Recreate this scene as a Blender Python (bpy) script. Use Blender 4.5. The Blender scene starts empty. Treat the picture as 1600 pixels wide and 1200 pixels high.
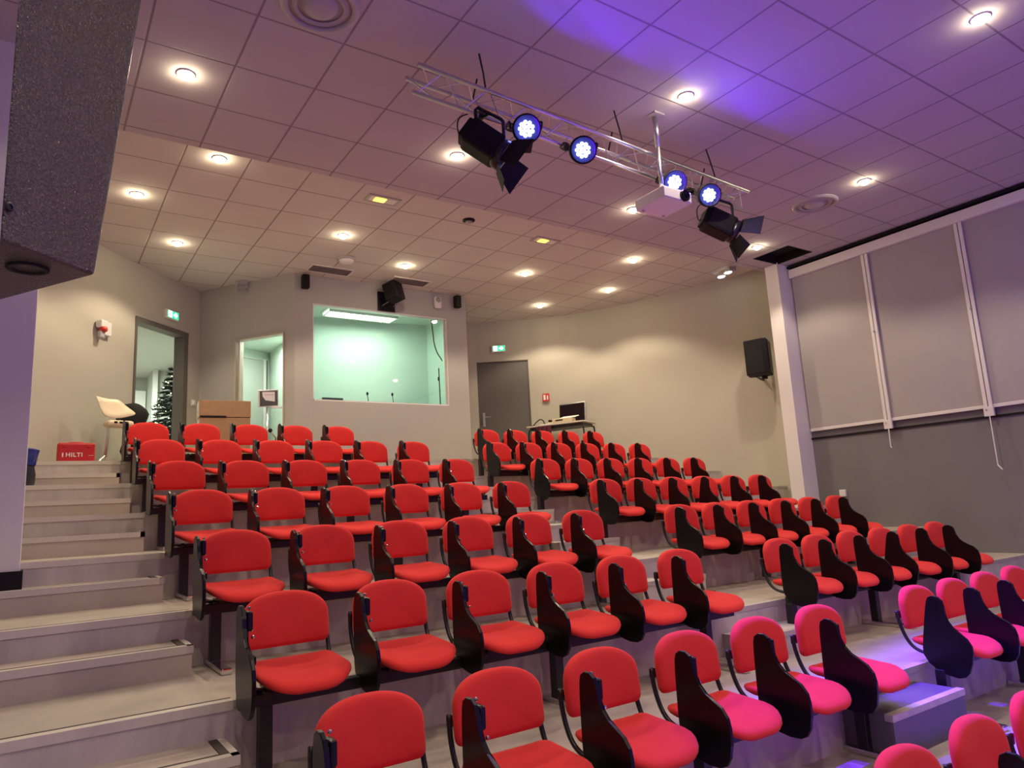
import bpy, bmesh, math, random
from mathutils import Vector, Matrix
random.seed(7)
C = bpy.context.scene.collection
PI = math.pi

# ------------------------------------------------------------------ camera, world, exposure
cam_d = bpy.data.cameras.new('camera')
cam = bpy.data.objects.new('camera', cam_d); C.objects.link(cam)
cam_d.sensor_width = 36.0; cam_d.sensor_fit = 'HORIZONTAL'
cam_d.lens = 36.0 * 1115.0 / 1600.0
cam_d.clip_start = 0.02; cam_d.clip_end = 100
_right = Vector((0.83059511, -0.55431922, -0.05331014))
_down = Vector((0.05306578, 0.17408032, -0.9833006))
_fwd = Vector((0.55434266, 0.81389572, 0.17400564))
_m = Matrix.Identity(4)
for i in range(3):
    _m[i][0] = _right[i]; _m[i][1] = -_down[i]; _m[i][2] = -_fwd[i]
cam.matrix_world = _m
bpy.context.scene.camera = cam
sc = bpy.context.scene
vs = sc.view_settings
sc.display_settings.display_device = 'sRGB'
vs.view_transform = 'Standard'; vs.look = 'None'; vs.gamma = 1.0; vs.use_curve_mapping = False
vs.exposure = 1.12
w = bpy.data.worlds.new('world'); sc.world = w; w.use_nodes = True
w.node_tree.nodes['Background'].inputs[0].default_value = (0.10, 0.09, 0.12, 1)
w.node_tree.nodes['Background'].inputs[1].default_value = 0.3

DOWN_W = 36.0            # warm downlights
PAR_SPILL_W = 11.0
PAR_BEAM_W = 720.0
WARM = (1.0, 0.83, 0.60)
BLUE = (0.10, 0.0, 1.0)
MINT = (0.84, 1.0, 0.86)

# ------------------------------------------------------------------ helpers
def thing(name, label, cat, loc=(0, 0, 0), rotz=0.0, group=None):
    o = bpy.data.objects.new(name, None); C.objects.link(o)
    o.empty_display_size = 0.1
    o.location = loc; o.rotation_euler = (0, 0, rotz)
    o['label'] = label; o['category'] = cat
    if group: o['group'] = group
    return o

def obj(name, bm, mat, parent=None, smooth=False, label=None):
    me = bpy.data.meshes.new(name)
    bmesh.ops.recalc_face_normals(bm, faces=bm.faces)
    bm.to_mesh(me); bm.free()
    if smooth:
        me.polygons.foreach_set('use_smooth', [True] * len(me.polygons))
    me.materials.append(mat)
    o = bpy.data.objects.new(name, me); C.objects.link(o)
    if parent is not None: o.parent = parent
    if label: o['label'] = label
    return o

def struct(name, bm, mat, parent=None):
    o = obj(name, bm, mat, parent)
    if parent is None: o['kind'] = 'structure'
    return o

def tag(o, label, cat, group=None):
    o['label'] = label; o['category'] = cat
    if group: o['group'] = group
    return o

def light(name, kind, parent, loc, energy, color, aim=None, **kw):
    d = bpy.data.lights.new(name, kind); d.energy = energy; d.color = color
    for k, v in kw.items(): setattr(d, k, v)
    o = bpy.data.objects.new(name, d); C.objects.link(o)
    o.location = loc
    if aim is not None:
        o.rotation_euler = Vector(aim).to_track_quat('-Z', 'Y').to_euler()
    if parent: o.parent = parent
    return o

def NB(): return bmesh.new()

def box(bm, c, s, rot=None, bevel=0.0, seg=2):
    t = bmesh.new()
    bmesh.ops.create_cube(t, size=1.0)
    for v in t.verts: v.co = Vector((v.co.x * s[0], v.co.y * s[1], v.co.z * s[2]))
    if bevel > 0:
        bmesh.ops.bevel(t, geom=list(t.edges), offset=bevel, segments=seg, affect='EDGES', profile=0.5)
    M = (rot.to_4x4() if rot is not None else Matrix.Identity(4))
    for v in t.verts: v.co = M @ v.co + Vector(c)
    merge(bm, t)
    return bm

def merge(bm, t):
    vm = [bm.verts.new(v.co) for v in t.verts]
    t.verts.index_update()
    for f in t.faces:
        try: bm.faces.new([vm[v.index] for v in f.verts])
        except ValueError: pass
    t.free()

def b3(bm, x0, x1, y0, y1, z0, z1, bevel=0.0):
    return box(bm, ((x0 + x1) / 2, (y0 + y1) / 2, (z0 + z1) / 2), (abs(x1 - x0), abs(y1 - y0), abs(z1 - z0)), None, bevel)

def frame_of(d):
    d = Vector(d).normalized()
    up = Vector((0, 0, 1)) if abs(d.z) < 0.95 else Vector((1, 0, 0))
    a = d.cross(up).normalized(); b = a.cross(d).normalized()
    return a, b, d

def tube(bm, pts, r, seg=8, caps=True):
    pts = [Vector(p) for p in pts]
    rings = []
    a, b, _ = frame_of(pts[1] - pts[0])
    for i, p in enumerate(pts):
        d = (pts[min(i + 1, len(pts) - 1)] - pts[max(i - 1, 0)]).normalized()
        a = (a - d * a.dot(d)).normalized(); b = d.cross(a).normalized()
        rr = r[i] if isinstance(r, (list, tuple)) else r
        rings.append([bm.verts.new(p + a * (rr * math.cos(2 * PI * k / seg)) + b * (rr * math.sin(2 * PI * k / seg))) for k in range(seg)])
    for i in range(len(rings) - 1):
        for k in range(seg):
            bm.faces.new((rings[i][k], rings[i][(k + 1) % seg], rings[i + 1][(k + 1) % seg], rings[i + 1][k]))
    if caps:
        bm.faces.new(rings[0][::-1]); bm.faces.new(rings[-1])
    return bm

def smooth_path(pts, n=6):
    pts = [Vector(p) for p in pts]
    P = [pts[0] * 2 - pts[1]] + pts + [pts[-1] * 2 - pts[-2]]
    out = []
    for i in range(1, len(P) - 2):
        for k in range(n):
            t = k / n
            p0, p1, p2, p3 = P[i - 1], P[i], P[i + 1], P[i + 2]
            out.append(0.5 * ((2 * p1) + (-p0 + p2) * t + (2 * p0 - 5 * p1 + 4 * p2 - p3) * t * t + (-p0 + 3 * p1 - 3 * p2 + p3) * t ** 3))
    out.append(pts[-1])
    return out

def lathe(bm, prof, origin=(0, 0, 0), axis=(0, 0, 1), seg=24, cap0=True, cap1=True):
    a, b, d = frame_of(axis); o = Vector(origin)
    rings = []
    for (r, h) in prof:
        rings.append([bm.verts.new(o + d * h + a * (r * math.cos(2 * PI * k / seg)) + b * (r * math.sin(2 * PI * k / seg))) for k in range(seg)])
    for i in range(len(rings) - 1):
        for k in range(seg):
            bm.faces.new((rings[i][k], rings[i][(k + 1) % seg], rings[i + 1][(k + 1) % seg], rings[i + 1][k]))
    if cap0: bm.faces.new(rings[0][::-1])
    if cap1: bm.faces.new(rings[-1])
    return bm

def sphere(bm, c, r, u=10, v=7, sc3=(1, 1, 1)):
    t = bmesh.new(); bmesh.ops.create_uvsphere(t, u_segments=u, v_segments=v, radius=r)
    for q in t.verts: q.co = Vector((q.co.x * sc3[0], q.co.y * sc3[1], q.co.z * sc3[2])) + Vector(c)
    merge(bm, t); return bm

def prism(bm, outline, fn, t0, t1, bevel=0.0):
    """outline of 2-D points, fn(u, v, t) -> 3-D point, between thickness t0 and t1."""
    t = bmesh.new()
    A = [t.verts.new(fn(u, v, t0)) for u, v in outline]
    B = [t.verts.new(fn(u, v, t1)) for u, v in outline]
    n = len(outline)
    for i in range(n): t.faces.new((A[i], A[(i + 1) % n], B[(i + 1) % n], B[i]))
    fa = t.faces.new(A[::-1]); fb = t.faces.new(B)
    if bevel > 0:
        es = list({e for f in (fa, fb) for e in f.edges})
        bmesh.ops.bevel(t, geom=es, offset=bevel, segments=2, affect='EDGES', profile=0.5)
    merge(bm, t); return bm

def pad(bm, outline, fn, prof):
    """cushion: rings of the outline shrunk about its centre. prof: list of (inset factor, height)."""
    cu = sum(p[0] for p in outline) / len(outline); cv = sum(p[1] for p in outline) / len(outline)
    rings = []
    for f, h in prof:
        rings.append([bm.verts.new(fn(cu + (u - cu) * f, cv + (v - cv) * f, h)) for u, v in outline])
    n = len(outline)
    for i in range(len(rings) - 1):
        for k in range(n):
            bm.faces.new((rings[i][k], rings[i][(k + 1) % n], rings[i + 1][(k + 1) % n], rings[i + 1][k]))
    for ring, h in ((rings[0], prof[0][1]), (rings[-1], prof[-1][1])):
        c = bm.verts.new(fn(cu, cv, h))
        for k in range(n): bm.faces.new((ring[k], ring[(k + 1) % n], c))
    return bm

def wall_seg(bm, p0, p1, z0, z1, th, holes=()):
    """straight wall from p0 to p1 (front face), th behind it (to the left of p0->p1); holes = (s0, s1, za, zb) in metres along it."""
    p0 = Vector((p0[0], p0[1], 0)); p1 = Vector((p1[0], p1[1], 0))
    L = (p1 - p0).length; d = (p1 - p0) / L; n = Vector((-d.y, d.x, 0))
    ss = sorted({0.0, L} | {h[0] for h in holes} | {h[1] for h in holes})
    zs = sorted({z0, z1} | {h[2] for h in holes} | {h[3] for h in holes})
    def solid(i, j):
        if i < 0 or j < 0 or i >= len(ss) - 1 or j >= len(zs) - 1: return False
        a = (ss[i] + ss[i + 1]) / 2; b = (zs[j] + zs[j + 1]) / 2
        return not any(h[0] < a < h[1] and h[2] < b < h[3] for h in holes)
    def P(s, z, t): return bm.verts.new(p0 + d * s + n * t + Vector((0, 0, z)))
    for i in range(len(ss) - 1):
        for j in range(len(zs) - 1):
            if not solid(i, j): continue
            a, b, c, e = ss[i], ss[i + 1], zs[j], zs[j + 1]
            bm.faces.new((P(a, c, 0), P(b, c, 0), P(b, e, 0), P(a, e, 0)))
            bm.faces.new((P(a, c, th), P(a, e, th), P(b, e, th), P(b, c, th)))
            if not solid(i - 1, j): bm.faces.new((P(a, c, 0), P(a, e, 0), P(a, e, th), P(a, c, th)))
            if not solid(i + 1, j): bm.faces.new((P(b, c, 0), P(b, c, th), P(b, e, th), P(b, e, 0)))
            if not solid(i, j - 1): bm.faces.new((P(a, c, 0), P(a, c, th), P(b, c, th), P(b, c, 0)))
            if not solid(i, j + 1): bm.faces.new((P(a, e, 0), P(b, e, 0), P(b, e, th), P(a, e, th)))
    bmesh.ops.remove_doubles(bm, verts=bm.verts, dist=0.0005)
    return bm

# ------------------------------------------------------------------ materials
def _mat(name):
    m = bpy.data.materials.new(name); m.use_nodes = True
    nt = m.node_tree; return m, nt, nt.nodes['Principled BSDF']

def N(nt, t, **kw):
    n = nt.nodes.new(t)
    for k, v in kw.items(): setattr(n, k, v)
    return n

def plain(name, col, rough=0.5, metal=0.0, noise=0.06, scale=12.0, bump=0.0, bscale=200.0, spec=0.5, sheen=0.0):
    m, nt, p = _mat(name)
    p.inputs['Roughness'].default_value = rough; p.inputs['Metallic'].default_value = metal
    p.inputs['Specular IOR Level'].default_value = spec
    if sheen: p.inputs['Sheen Weight'].default_value = sheen
    tc = N(nt, 'ShaderNodeTexCoord')
    nz = N(nt, 'ShaderNodeTexNoise'); nz.inputs['Scale'].default_value = scale; nz.inputs['Detail'].default_value = 5
    nt.links.new(tc.outputs['Object'], nz.inputs['Vector'])
    mx = N(nt, 'ShaderNodeMix', data_type='RGBA')
    mx.inputs[6].default_value = (*[c * (1 - noise) for c in col], 1)
    mx.inputs[7].default_value = (*[min(1, c * (1 + noise)) for c in col], 1)
    nt.links.new(nz.outputs[0], mx.inputs[0]); nt.links.new(mx.outputs[2], p.inputs['Base Color'])
    if bump:
        n2 = N(nt, 'ShaderNodeTexNoise'); n2.inputs['Scale'].default_value = bscale; n2.inputs['Detail'].default_value = 3
        nt.links.new(tc.outputs['Object'], n2.inputs['Vector'])
        bp = N(nt, 'ShaderNodeBump'); bp.inputs['Strength'].default_value = bump; bp.inputs['Distance'].default_value = 0.004
        nt.links.new(n2.outputs[0], bp.inputs['Height']); nt.links.new(bp.outputs[0], p.inputs['Normal'])
    return m

def emit(name, col, strength):
    m, nt, p = _mat(name)
    p.inputs['Base Color'].default_value = (*col, 1)
    p.inputs['Emission Color'].default_value = (*col, 1); p.inputs['Emission Strength'].default_value = strength
    return m

def tile_mat(name, col, line, ox, oy, sx, sy):
    m, nt, p = _mat(name)
    p.inputs['Roughness'].default_value = 0.9; p.inputs['Specular IOR Level'].default_value = 0.15
    g = N(nt, 'ShaderNodeNewGeometry'); s = N(nt, 'ShaderNodeSeparateXYZ'); nt.links.new(g.outputs['Position'], s.inputs[0])
    def M(op, a, b=None, c=None):
        n = N(nt, 'ShaderNodeMath', operation=op)
        for i, v in enumerate((a, b, c)):
            if v is None: continue
            if isinstance(v, (int, float)): n.inputs[i].default_value = v
            else: nt.links.new(v, n.inputs[i])
        return n.outputs[0]
    def d(co, o, sz):
        u = M('FRACT', M('DIVIDE', M('ADD', co, 100 * sz - o), sz))
        return M('MULTIPLY', M('MINIMUM', u, M('SUBTRACT', 1.0, u)), sz)
    dist = M('MINIMUM', d(s.outputs[0], ox, sx), d(s.outputs[1], oy, sy))
    mr = N(nt, 'ShaderNodeMapRange'); mr.inputs[1].default_value = 0.004; mr.inputs[2].default_value = 0.011
    nt.links.new(dist, mr.inputs[0])
    nz = N(nt, 'ShaderNodeTexNoise'); nz.inputs['Scale'].default_value = 2.2; nz.inputs['Detail'].default_value = 6
    nt.links.new(g.outputs['Position'], nz.inputs['Vector'])
    mb = N(nt, 'ShaderNodeMix', data_type='RGBA')
    mb.inputs[6].default_value = (*[c * 0.93 for c in col], 1); mb.inputs[7].default_value = (*[c * 1.05 for c in col], 1)
    nt.links.new(nz.outputs[0], mb.inputs[0])
    mx = N(nt, 'ShaderNodeMix', data_type='RGBA'); mx.inputs[6].default_value = (*line, 1)
    nt.links.new(mb.outputs[2], mx.inputs[7]); nt.links.new(mr.outputs[0], mx.inputs[0])
    nt.links.new(mx.outputs[2], p.inputs['Base Color'])
    bp = N(nt, 'ShaderNodeBump'); bp.inputs['Strength'].default_value = 0.4; bp.inputs['Distance'].default_value = 0.006
    nt.links.new(mr.outputs[0], bp.inputs['Height']); nt.links.new(bp.outputs[0], p.inputs['Normal'])
    return m

def stained(name, a, b, rough, streak=False, scale=1.6):
    m, nt, p = _mat(name)
    p.inputs['Roughness'].default_value = rough
    g = N(nt, 'ShaderNodeNewGeometry')
    mp = N(nt, 'ShaderNodeMapping'); nt.links.new(g.outputs['Position'], mp.inputs['Vector'])
    mp.inputs['Scale'].default_value = (4.0, 4.0, 0.7) if streak else (1, 1, 1)
    nz = N(nt, 'ShaderNodeTexNoise'); nz.inputs['Scale'].default_value = scale; nz.inputs['Detail'].default_value = 8; nz.inputs['Roughness'].default_value = 0.65
    nt.links.new(mp.outputs[0], nz.inputs['Vector'])
    r = N(nt, 'ShaderNodeValToRGB')
    r.color_ramp.elements[0].position = 0.32; r.color_ramp.elements[0].color = (*a, 1)
    r.color_ramp.elements[1].position = 0.68; r.color_ramp.elements[1].color = (*b, 1)
    nt.links.new(nz.outputs[0], r.inputs[0])
    n2 = N(nt, 'ShaderNodeTexNoise'); n2.inputs['Scale'].default_value = 160; nt.links.new(g.outputs['Position'], n2.inputs['Vector'])
    mx = N(nt, 'ShaderNodeMix', data_type='RGBA'); mx.blend_type = 'MULTIPLY'; mx.inputs[0].default_value = 0.25
    nt.links.new(r.outputs[0], mx.inputs[6]); nt.links.new(n2.outputs[0], mx.inputs[7])
    nt.links.new(mx.outputs[2], p.inputs['Base Color'])
    return m

def glass_mat(name, tint):
    m = bpy.data.materials.new(name); m.use_nodes = True; nt = m.node_tree; nt.nodes.clear()
    o = N(nt, 'ShaderNodeOutputMaterial'); mx = N(nt, 'ShaderNodeMixShader'); fr = N(nt, 'ShaderNodeFresnel'); fr.inputs[0].default_value = 1.5
    t = N(nt, 'ShaderNodeBsdfTransparent'); t.inputs[0].default_value = (*tint, 1)
    g = N(nt, 'ShaderNodeBsdfGlossy'); g.inputs['Roughness'].default_value = 0.02
    nt.links.new(fr.outputs[0], mx.inputs[0]); nt.links.new(t.outputs[0], mx.inputs[1]); nt.links.new(g.outputs[0], mx.inputs[2]); nt.links.new(mx.outputs[0], o.inputs[0])
    return m

def fabric(name, a, b):
    m, nt, p = _mat(name)
    p.inputs['Roughness'].default_value = 0.95; p.inputs['Specular IOR Level'].default_value = 0.1
    p.inputs['Sheen Weight'].default_value = 0.25; p.inputs['Sheen Roughness'].default_value = 0.5
    p.inputs['Sheen Tint'].default_value = (1, 0.35, 0.3, 1)
    tc = N(nt, 'ShaderNodeTexCoord')
    nz = N(nt, 'ShaderNodeTexNoise'); nz.inputs['Scale'].default_value = 9; nz.inputs['Detail'].default_value = 6
    nt.links.new(tc.outputs['Object'], nz.inputs['Vector'])
    mx = N(nt, 'ShaderNodeMix', data_type='RGBA'); mx.inputs[6].default_value = (*a, 1); mx.inputs[7].default_value = (*b, 1)
    nt.links.new(nz.outputs[0], mx.inputs[0]); nt.links.new(mx.outputs[2], p.inputs['Base Color'])
    n2 = N(nt, 'ShaderNodeTexNoise'); n2.inputs['Scale'].default_value = 320
    nt.links.new(tc.outputs['Object'], n2.inputs['Vector'])
    bp = N(nt, 'ShaderNodeBump'); bp.inputs['Strength'].default_value = 0.25; bp.inputs['Distance'].default_value = 0.003
    nt.links.new(n2.outputs[0], bp.inputs['Height']); nt.links.new(bp.outputs[0], p.inputs['Normal'])
    return m

M_ = {}
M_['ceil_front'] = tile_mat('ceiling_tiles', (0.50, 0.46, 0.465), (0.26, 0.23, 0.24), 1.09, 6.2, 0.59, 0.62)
M_['ceil_rear'] = tile_mat('rear_ceiling_tiles', (0.62, 0.58, 0.54), (0.30, 0.27, 0.25), 1.05, 6.53, 0.585, 0.605)
M_['wall'] = plain('wall_paint', (0.47, 0.44, 0.365), 0.75, noise=0.03, scale=3)
M_['booth_wall'] = plain('booth_paint', (0.42, 0.40, 0.375), 0.75, noise=0.03, scale=3)
M_['pillar'] = plain('pillar_paint', (0.74, 0.71, 0.70), 0.7, noise=0.03, scale=3)
M_['dark_wall'] = plain('dark_grey_paint', (0.185, 0.175, 0.175), 0.7, noise=0.06, scale=4)
M_['blind'] = plain('blind_fabric', (0.40, 0.37, 0.36), 0.85, noise=0.05, scale=2)
M_['white'] = plain('white_plastic', (0.75, 0.72, 0.68), 0.45, noise=0.02)
M_['grey_plastic'] = plain('grey_plastic', (0.42, 0.40, 0.39), 0.5, noise=0.03)
M_['floor'] = stained('floor_linoleum', (0.38, 0.335, 0.285), (0.54, 0.48, 0.405), 0.55)
M_['riser'] = stained('riser_grey', (0.50, 0.455, 0.42), (0.70, 0.64, 0.59), 0.6, True, 1.3)
M_['step'] = stained('step_linoleum', (0.52, 0.45, 0.385), (0.62, 0.54, 0.46), 0.6, False, 2.2)
M_['dark_step'] = stained('dark_step_cover', (0.10, 0.095, 0.10), (0.16, 0.15, 0.155), 0.5, False, 3)
M_['nosing'] = plain('step_nosing', (0.62, 0.57, 0.50), 0.45, noise=0.08, scale=30)
M_['grip'] = plain('dark_grip_strip', (0.07, 0.06, 0.055), 0.8)
M_['edge'] = stained('platform_edge', (0.42, 0.38, 0.34), (0.60, 0.55, 0.48), 0.6, False, 6)
M_['red'] = fabric('red_upholstery', (0.62, 0.036, 0.034), (0.76, 0.050, 0.044))
M_['black'] = plain('black_laminate', (0.004, 0.0035, 0.004), 0.30, noise=0.1, spec=0.28)
M_['black_metal'] = plain('black_metal', (0.010, 0.009, 0.010), 0.35, 0.0, noise=0.1)
M_['black_matt'] = plain('black_matt', (0.007, 0.006, 0.007), 0.6, noise=0.1, spec=0.25)
M_['chrome'] = plain('chrome', (0.75, 0.75, 0.76), 0.15, 1.0, noise=0.02)
M_['alu'] = plain('aluminium', (0.70, 0.70, 0.72), 0.28, 1.0, noise=0.03)
M_['door'] = plain('grey_door', (0.115, 0.105, 0.095), 0.6, noise=0.04, scale=3)
M_['frame_dark'] = plain('dark_door_frame', (0.12, 0.105, 0.09), 0.55)
M_['mint'] = plain('mint_lit_wall', (0.62, 0.72, 0.64), 0.75, noise=0.02, scale=2)  # green of the booth's fluorescent light is put into this colour
M_['mint2'] = plain('pale_green_wall', (0.45, 0.47, 0.42), 0.8, noise=0.03, scale=2)
M_['glass'] = glass_mat('window_glass', (0.90, 0.97, 0.93))
M_['speaker_tex'] = plain('textured_speaker_paint', (0.068, 0.055, 0.040), 0.27, noise=0.5, scale=120, bump=1.0, bscale=120, spec=1.0)
M_['speaker_tex'].node_tree.nodes['Bump'].inputs['Distance'].default_value = 0.022
M_['card'] = plain('cardboard', (0.36, 0.215, 0.115), 0.85, noise=0.18, scale=18)
M_['red_case'] = plain('red_plastic_case', (0.52, 0.018, 0.016), 0.42, noise=0.05)
M_['blue_bag'] = plain('blue_plastic_bag', (0.012, 0.025, 0.20), 0.3, noise=0.3, scale=10)
M_['dark_bag'] = plain('dark_bag', (0.012, 0.014, 0.035), 0.45, noise=0.3, scale=10)
M_['cream'] = plain('cream_plastic', (0.74, 0.63, 0.43), 0.4, noise=0.03)
M_['cloth'] = plain('black_cloth', (0.010, 0.010, 0.011), 0.95, noise=0.3, scale=20)
M_['tree'] = plain('fir_green', (0.010, 0.022, 0.012), 0.8, noise=0.4, scale=30)
M_['bark'] = plain('trunk_brown', (0.06, 0.035, 0.02), 0.9)
M_['signgreen'] = emit('sign_green', (0.02, 0.42, 0.20), 1.0)
M_['signwhite'] = emit('sign_white', (0.85, 1.0, 0.92), 2.2)
M_['signred'] = plain('sign_red', (0.55, 0.03, 0.02), 0.45)
M_['lamp'] = emit('downlight_lamp', (1.0, 0.84, 0.56), 75.0)
M_['led'] = emit('led_lens', (0.14, 0.17, 1.0), 26.0)
M_['fluo'] = emit('fluorescent_tube', (0.86, 1.0, 0.90), 2.6)
M_['amber'] = emit('amber_pilot', (1.0, 0.62, 0.10), 1.1)
M_['fairy'] = emit('fairy_light', (1.0, 0.80, 0.42), 6.0)
M_['screen'] = plain('grey_screen', (0.10, 0.105, 0.10), 0.3)
M_['paper'] = plain('paper', (0.80, 0.80, 0.76), 0.7, noise=0.03)
M_['table'] = plain('table_laminate', (0.62, 0.56, 0.48), 0.5, noise=0.04)
M_['vent'] = plain('vent_grey', (0.34, 0.31, 0.27), 0.7)
M_['hole'] = plain('dark_void', (0.004, 0.003, 0.004), 0.95)
M_['burgundy'] = plain('burgundy_cloth', (0.09, 0.012, 0.025), 0.9, noise=0.3, scale=30)
M_['foam'] = plain('dark_foam', (0.014, 0.007, 0.009), 0.95, noise=0.3, scale=40, spec=0.1)
M_['tan'] = plain('tan_metal', (0.50, 0.42, 0.34), 0.5)

# ------------------------------------------------------------------ the room
def Yn(r): return 1.45 + 1.025 * r            # front edge of the tier row r stands on
def Zf(r): return -0.764 + 0.300 * (r - 2)    # its floor height
def Yb(r): return 2.61 + 1.025 * r            # back of the chairs in row r
ZF, ZR, YSEAM = 3.30, 3.50, 6.30
XR = 9.12

struct('floor', b3(NB(), -2.4, 9.4, -4.2, 1.6, -1.9, Zf(-1)), M_['floor'])
for r in range(0, 8):
    y0 = Yn(r); y1 = Yn(r + 1) + 0.05 if r < 7 else 16.2
    x1 = 9.4 if r < 7 else 10.5
    o = struct('floor_tier', b3(NB(), -3.0, x1, y0 + 0.012, y1, -1.9, Zf(r)), M_['floor'])
    obj('riser', b3(NB(), -3.0, x1, y0, y0 + 0.012, -1.85, Zf(r) - 0.03), M_['riser'], o)
    obj('edge_trim', b3(NB(), 0.80, x1, y0 - 0.004, y0 + 0.05, Zf(r) - 0.032, Zf(r) + 0.003), M_['edge'], o)
    # stair side: metal nosing with a dark grip line across the steps
    if r >= 1:
        nb = NB(); b3(nb, -2.4, 0.80, y0 - 0.006, y0 + 0.045, Zf(r) - 0.036, Zf(r) + 0.004)
        obj('nosing', nb, M_['nosing'], o)
        obj('grip_strip', b3(NB(), -2.4, 0.80, y0 + 0.045, y0 + 0.062, Zf(r), Zf(r) + 0.005), M_['grip'], o)
        hs = struct('stair_step', b3(NB(), -2.4, 0.76, y0 - 0.28, y0, -1.85, Zf(r) - 0.15), M_['step'])
        nb = NB(); z = Zf(r) - 0.15
        b3(nb, -2.4, 0.766, y0 - 0.286, y0 - 0.24, z - 0.036, z + 0.004)
        b3(nb, 0.735, 0.766, y0 - 0.286, y0, z - 0.036, z + 0.004)
        obj('nosing', nb, M_['nosing'], hs)
        nb = NB(); b3(nb, -2.4, 0.735, y0 - 0.24, y0 - 0.224, z, z + 0.005); b3(nb, 0.70, 0.735, y0 - 0.24, y0, z, z + 0.0055)
        obj('grip_strip', nb, M_['grip'], hs)
        # step block in the middle aisle
        ax0, ax1 = (3.74, 4.50) if r == 1 else (4.02, 4.74)
        if r == 1: z = Zf(1) - 0.08
        hs = struct('aisle_step', b3(NB(), ax0, ax1, y0 - 0.28, y0, Zf(r - 1), z), M_['riser'] if r > 1 else M_['dark_step'])
        obj('edge_trim', b3(NB(), ax0 - 0.005, ax1 + 0.005, y0 - 0.285, y0 - 0.24, z - 0.03, z + 0.004), M_['edge'], hs)

# ceilings (front one is lower, with a square opening near the column)
HX0, HX1, HY0, HY1 = 8.30, 8.83, 5.43, 5.98
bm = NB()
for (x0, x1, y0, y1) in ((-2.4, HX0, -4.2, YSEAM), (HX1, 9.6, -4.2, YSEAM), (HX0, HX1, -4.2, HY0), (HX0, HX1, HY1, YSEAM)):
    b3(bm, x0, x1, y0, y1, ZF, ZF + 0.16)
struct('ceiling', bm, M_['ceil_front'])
struct('ceiling_rear', b3(NB(), -2.4, 10.2, YSEAM - 0.3, 12.6, ZR, ZR + 0.1), M_['ceil_rear'])
t = thing('ceiling_opening', 'black square opening of a missing ceiling tile beside the white column', 'ceiling opening', (8.565, 5.705, ZF))
bm = NB(); box(bm, (0, 0, 0.13), (0.53, 0.55, 0.02)); 
for sx in (-1, 1): box(bm, (sx * 0.262, 0, 0.065), (0.008, 0.55, 0.13)); box(bm, (0, sx * 0.272, 0.065), (0.53, 0.008, 0.13))
obj('dark_recess', bm, M_['hole'], t)
bm = NB()
for sx in (-1, 1): box(bm, (sx * 0.268, 0, -0.002), (0.012, 0.56, 0.006)); box(bm, (0, sx * 0.278, -0.002), (0.55, 0.012, 0.006))
obj('edge_frame', bm, M_['black_matt'], t)

# walls out of the frame
struct('wall_front', b3(NB(), -2.6, 9.4, -4.3, -4.2, -1.9, 3.5), M_['wall'])
struct('wall_stage_side', b3(NB(), -2.5, -2.4, -4.2, 6.0, -1.9, 3.5), M_['wall'])
# pillar at the left
struct('wall_pillar', b3(NB(), -2.4, -0.02, 5.42, 5.80, -1.0, ZF + 0.05, 0.004), M_['pillar'])
struct('baseboard_pillar', b3(NB(), -2.4, -0.004, 5.404, 5.82, Zf(4) - 0.15, Zf(4) - 0.04), M_['black_matt'])

# left wall with the doorway to the lobby
ld0, ld1 = Vector((1.04, 10.23, 0)), Vector((1.795, 10.94, 0))
bm = NB()
lp = [(-1.5, 5.6), (-1.35, 6.6), (-1.0, 7.6), (-0.55, 8.3), (-0.02, 9.02), (0.5, 9.64), (1.04, 10.23)]
lp2 = [(p.x, p.y) for p in smooth_path([Vector((a, b, 0)) for a, b in lp], 4)]
for a, b in zip(lp2[:-1], lp2[1:]): wall_seg(bm, a, b, 0.0, ZR + 0.02, 0.14)
Ldoor = (ld1 - ld0).length
wall_seg(bm, (1.04, 10.23), (1.795, 10.94), 0.4, ZR + 0.02, 0.14, [(0.02, Ldoor - 0.01, 0.4, 2.775)])
wall_seg(bm, (1.795, 10.94), (2.02, 11.14), 0.4, ZR + 0.02, 0.14)
struct('wall_left', bm, M_['wall'])
# frame of that doorway
ddir = (ld1 - ld0).normalized(); dn = Vector((-ddir.y, ddir.x, 0)); R_d = Matrix((ddir, dn, Vector((0, 0, 1)))).transposed()
def dpt(s, t_, z): return ld0 + ddir * s + dn * t_ + Vector((0, 0, z))
dr = thing('door_1', 'open dark framed doorway to the lobby beside the stairs', 'doorway', (0, 0, 0)); dr['kind'] = 'structure'
bm = NB()
box(bm, dpt(Ldoor / 2, 0.06, 2.745), (Ldoor, 0.17, 0.07), R_d, 0.004)
box(bm, dpt(Ldoor - 0.05, 0.06, 1.74), (0.09, 0.17, 2.04), R_d, 0.004)
box(bm, dpt(0.018, 0.06, 1.74), (0.03, 0.16, 2.04), R_d, 0.004)
obj('door_frame', bm, M_['frame_dark'], dr)

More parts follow.
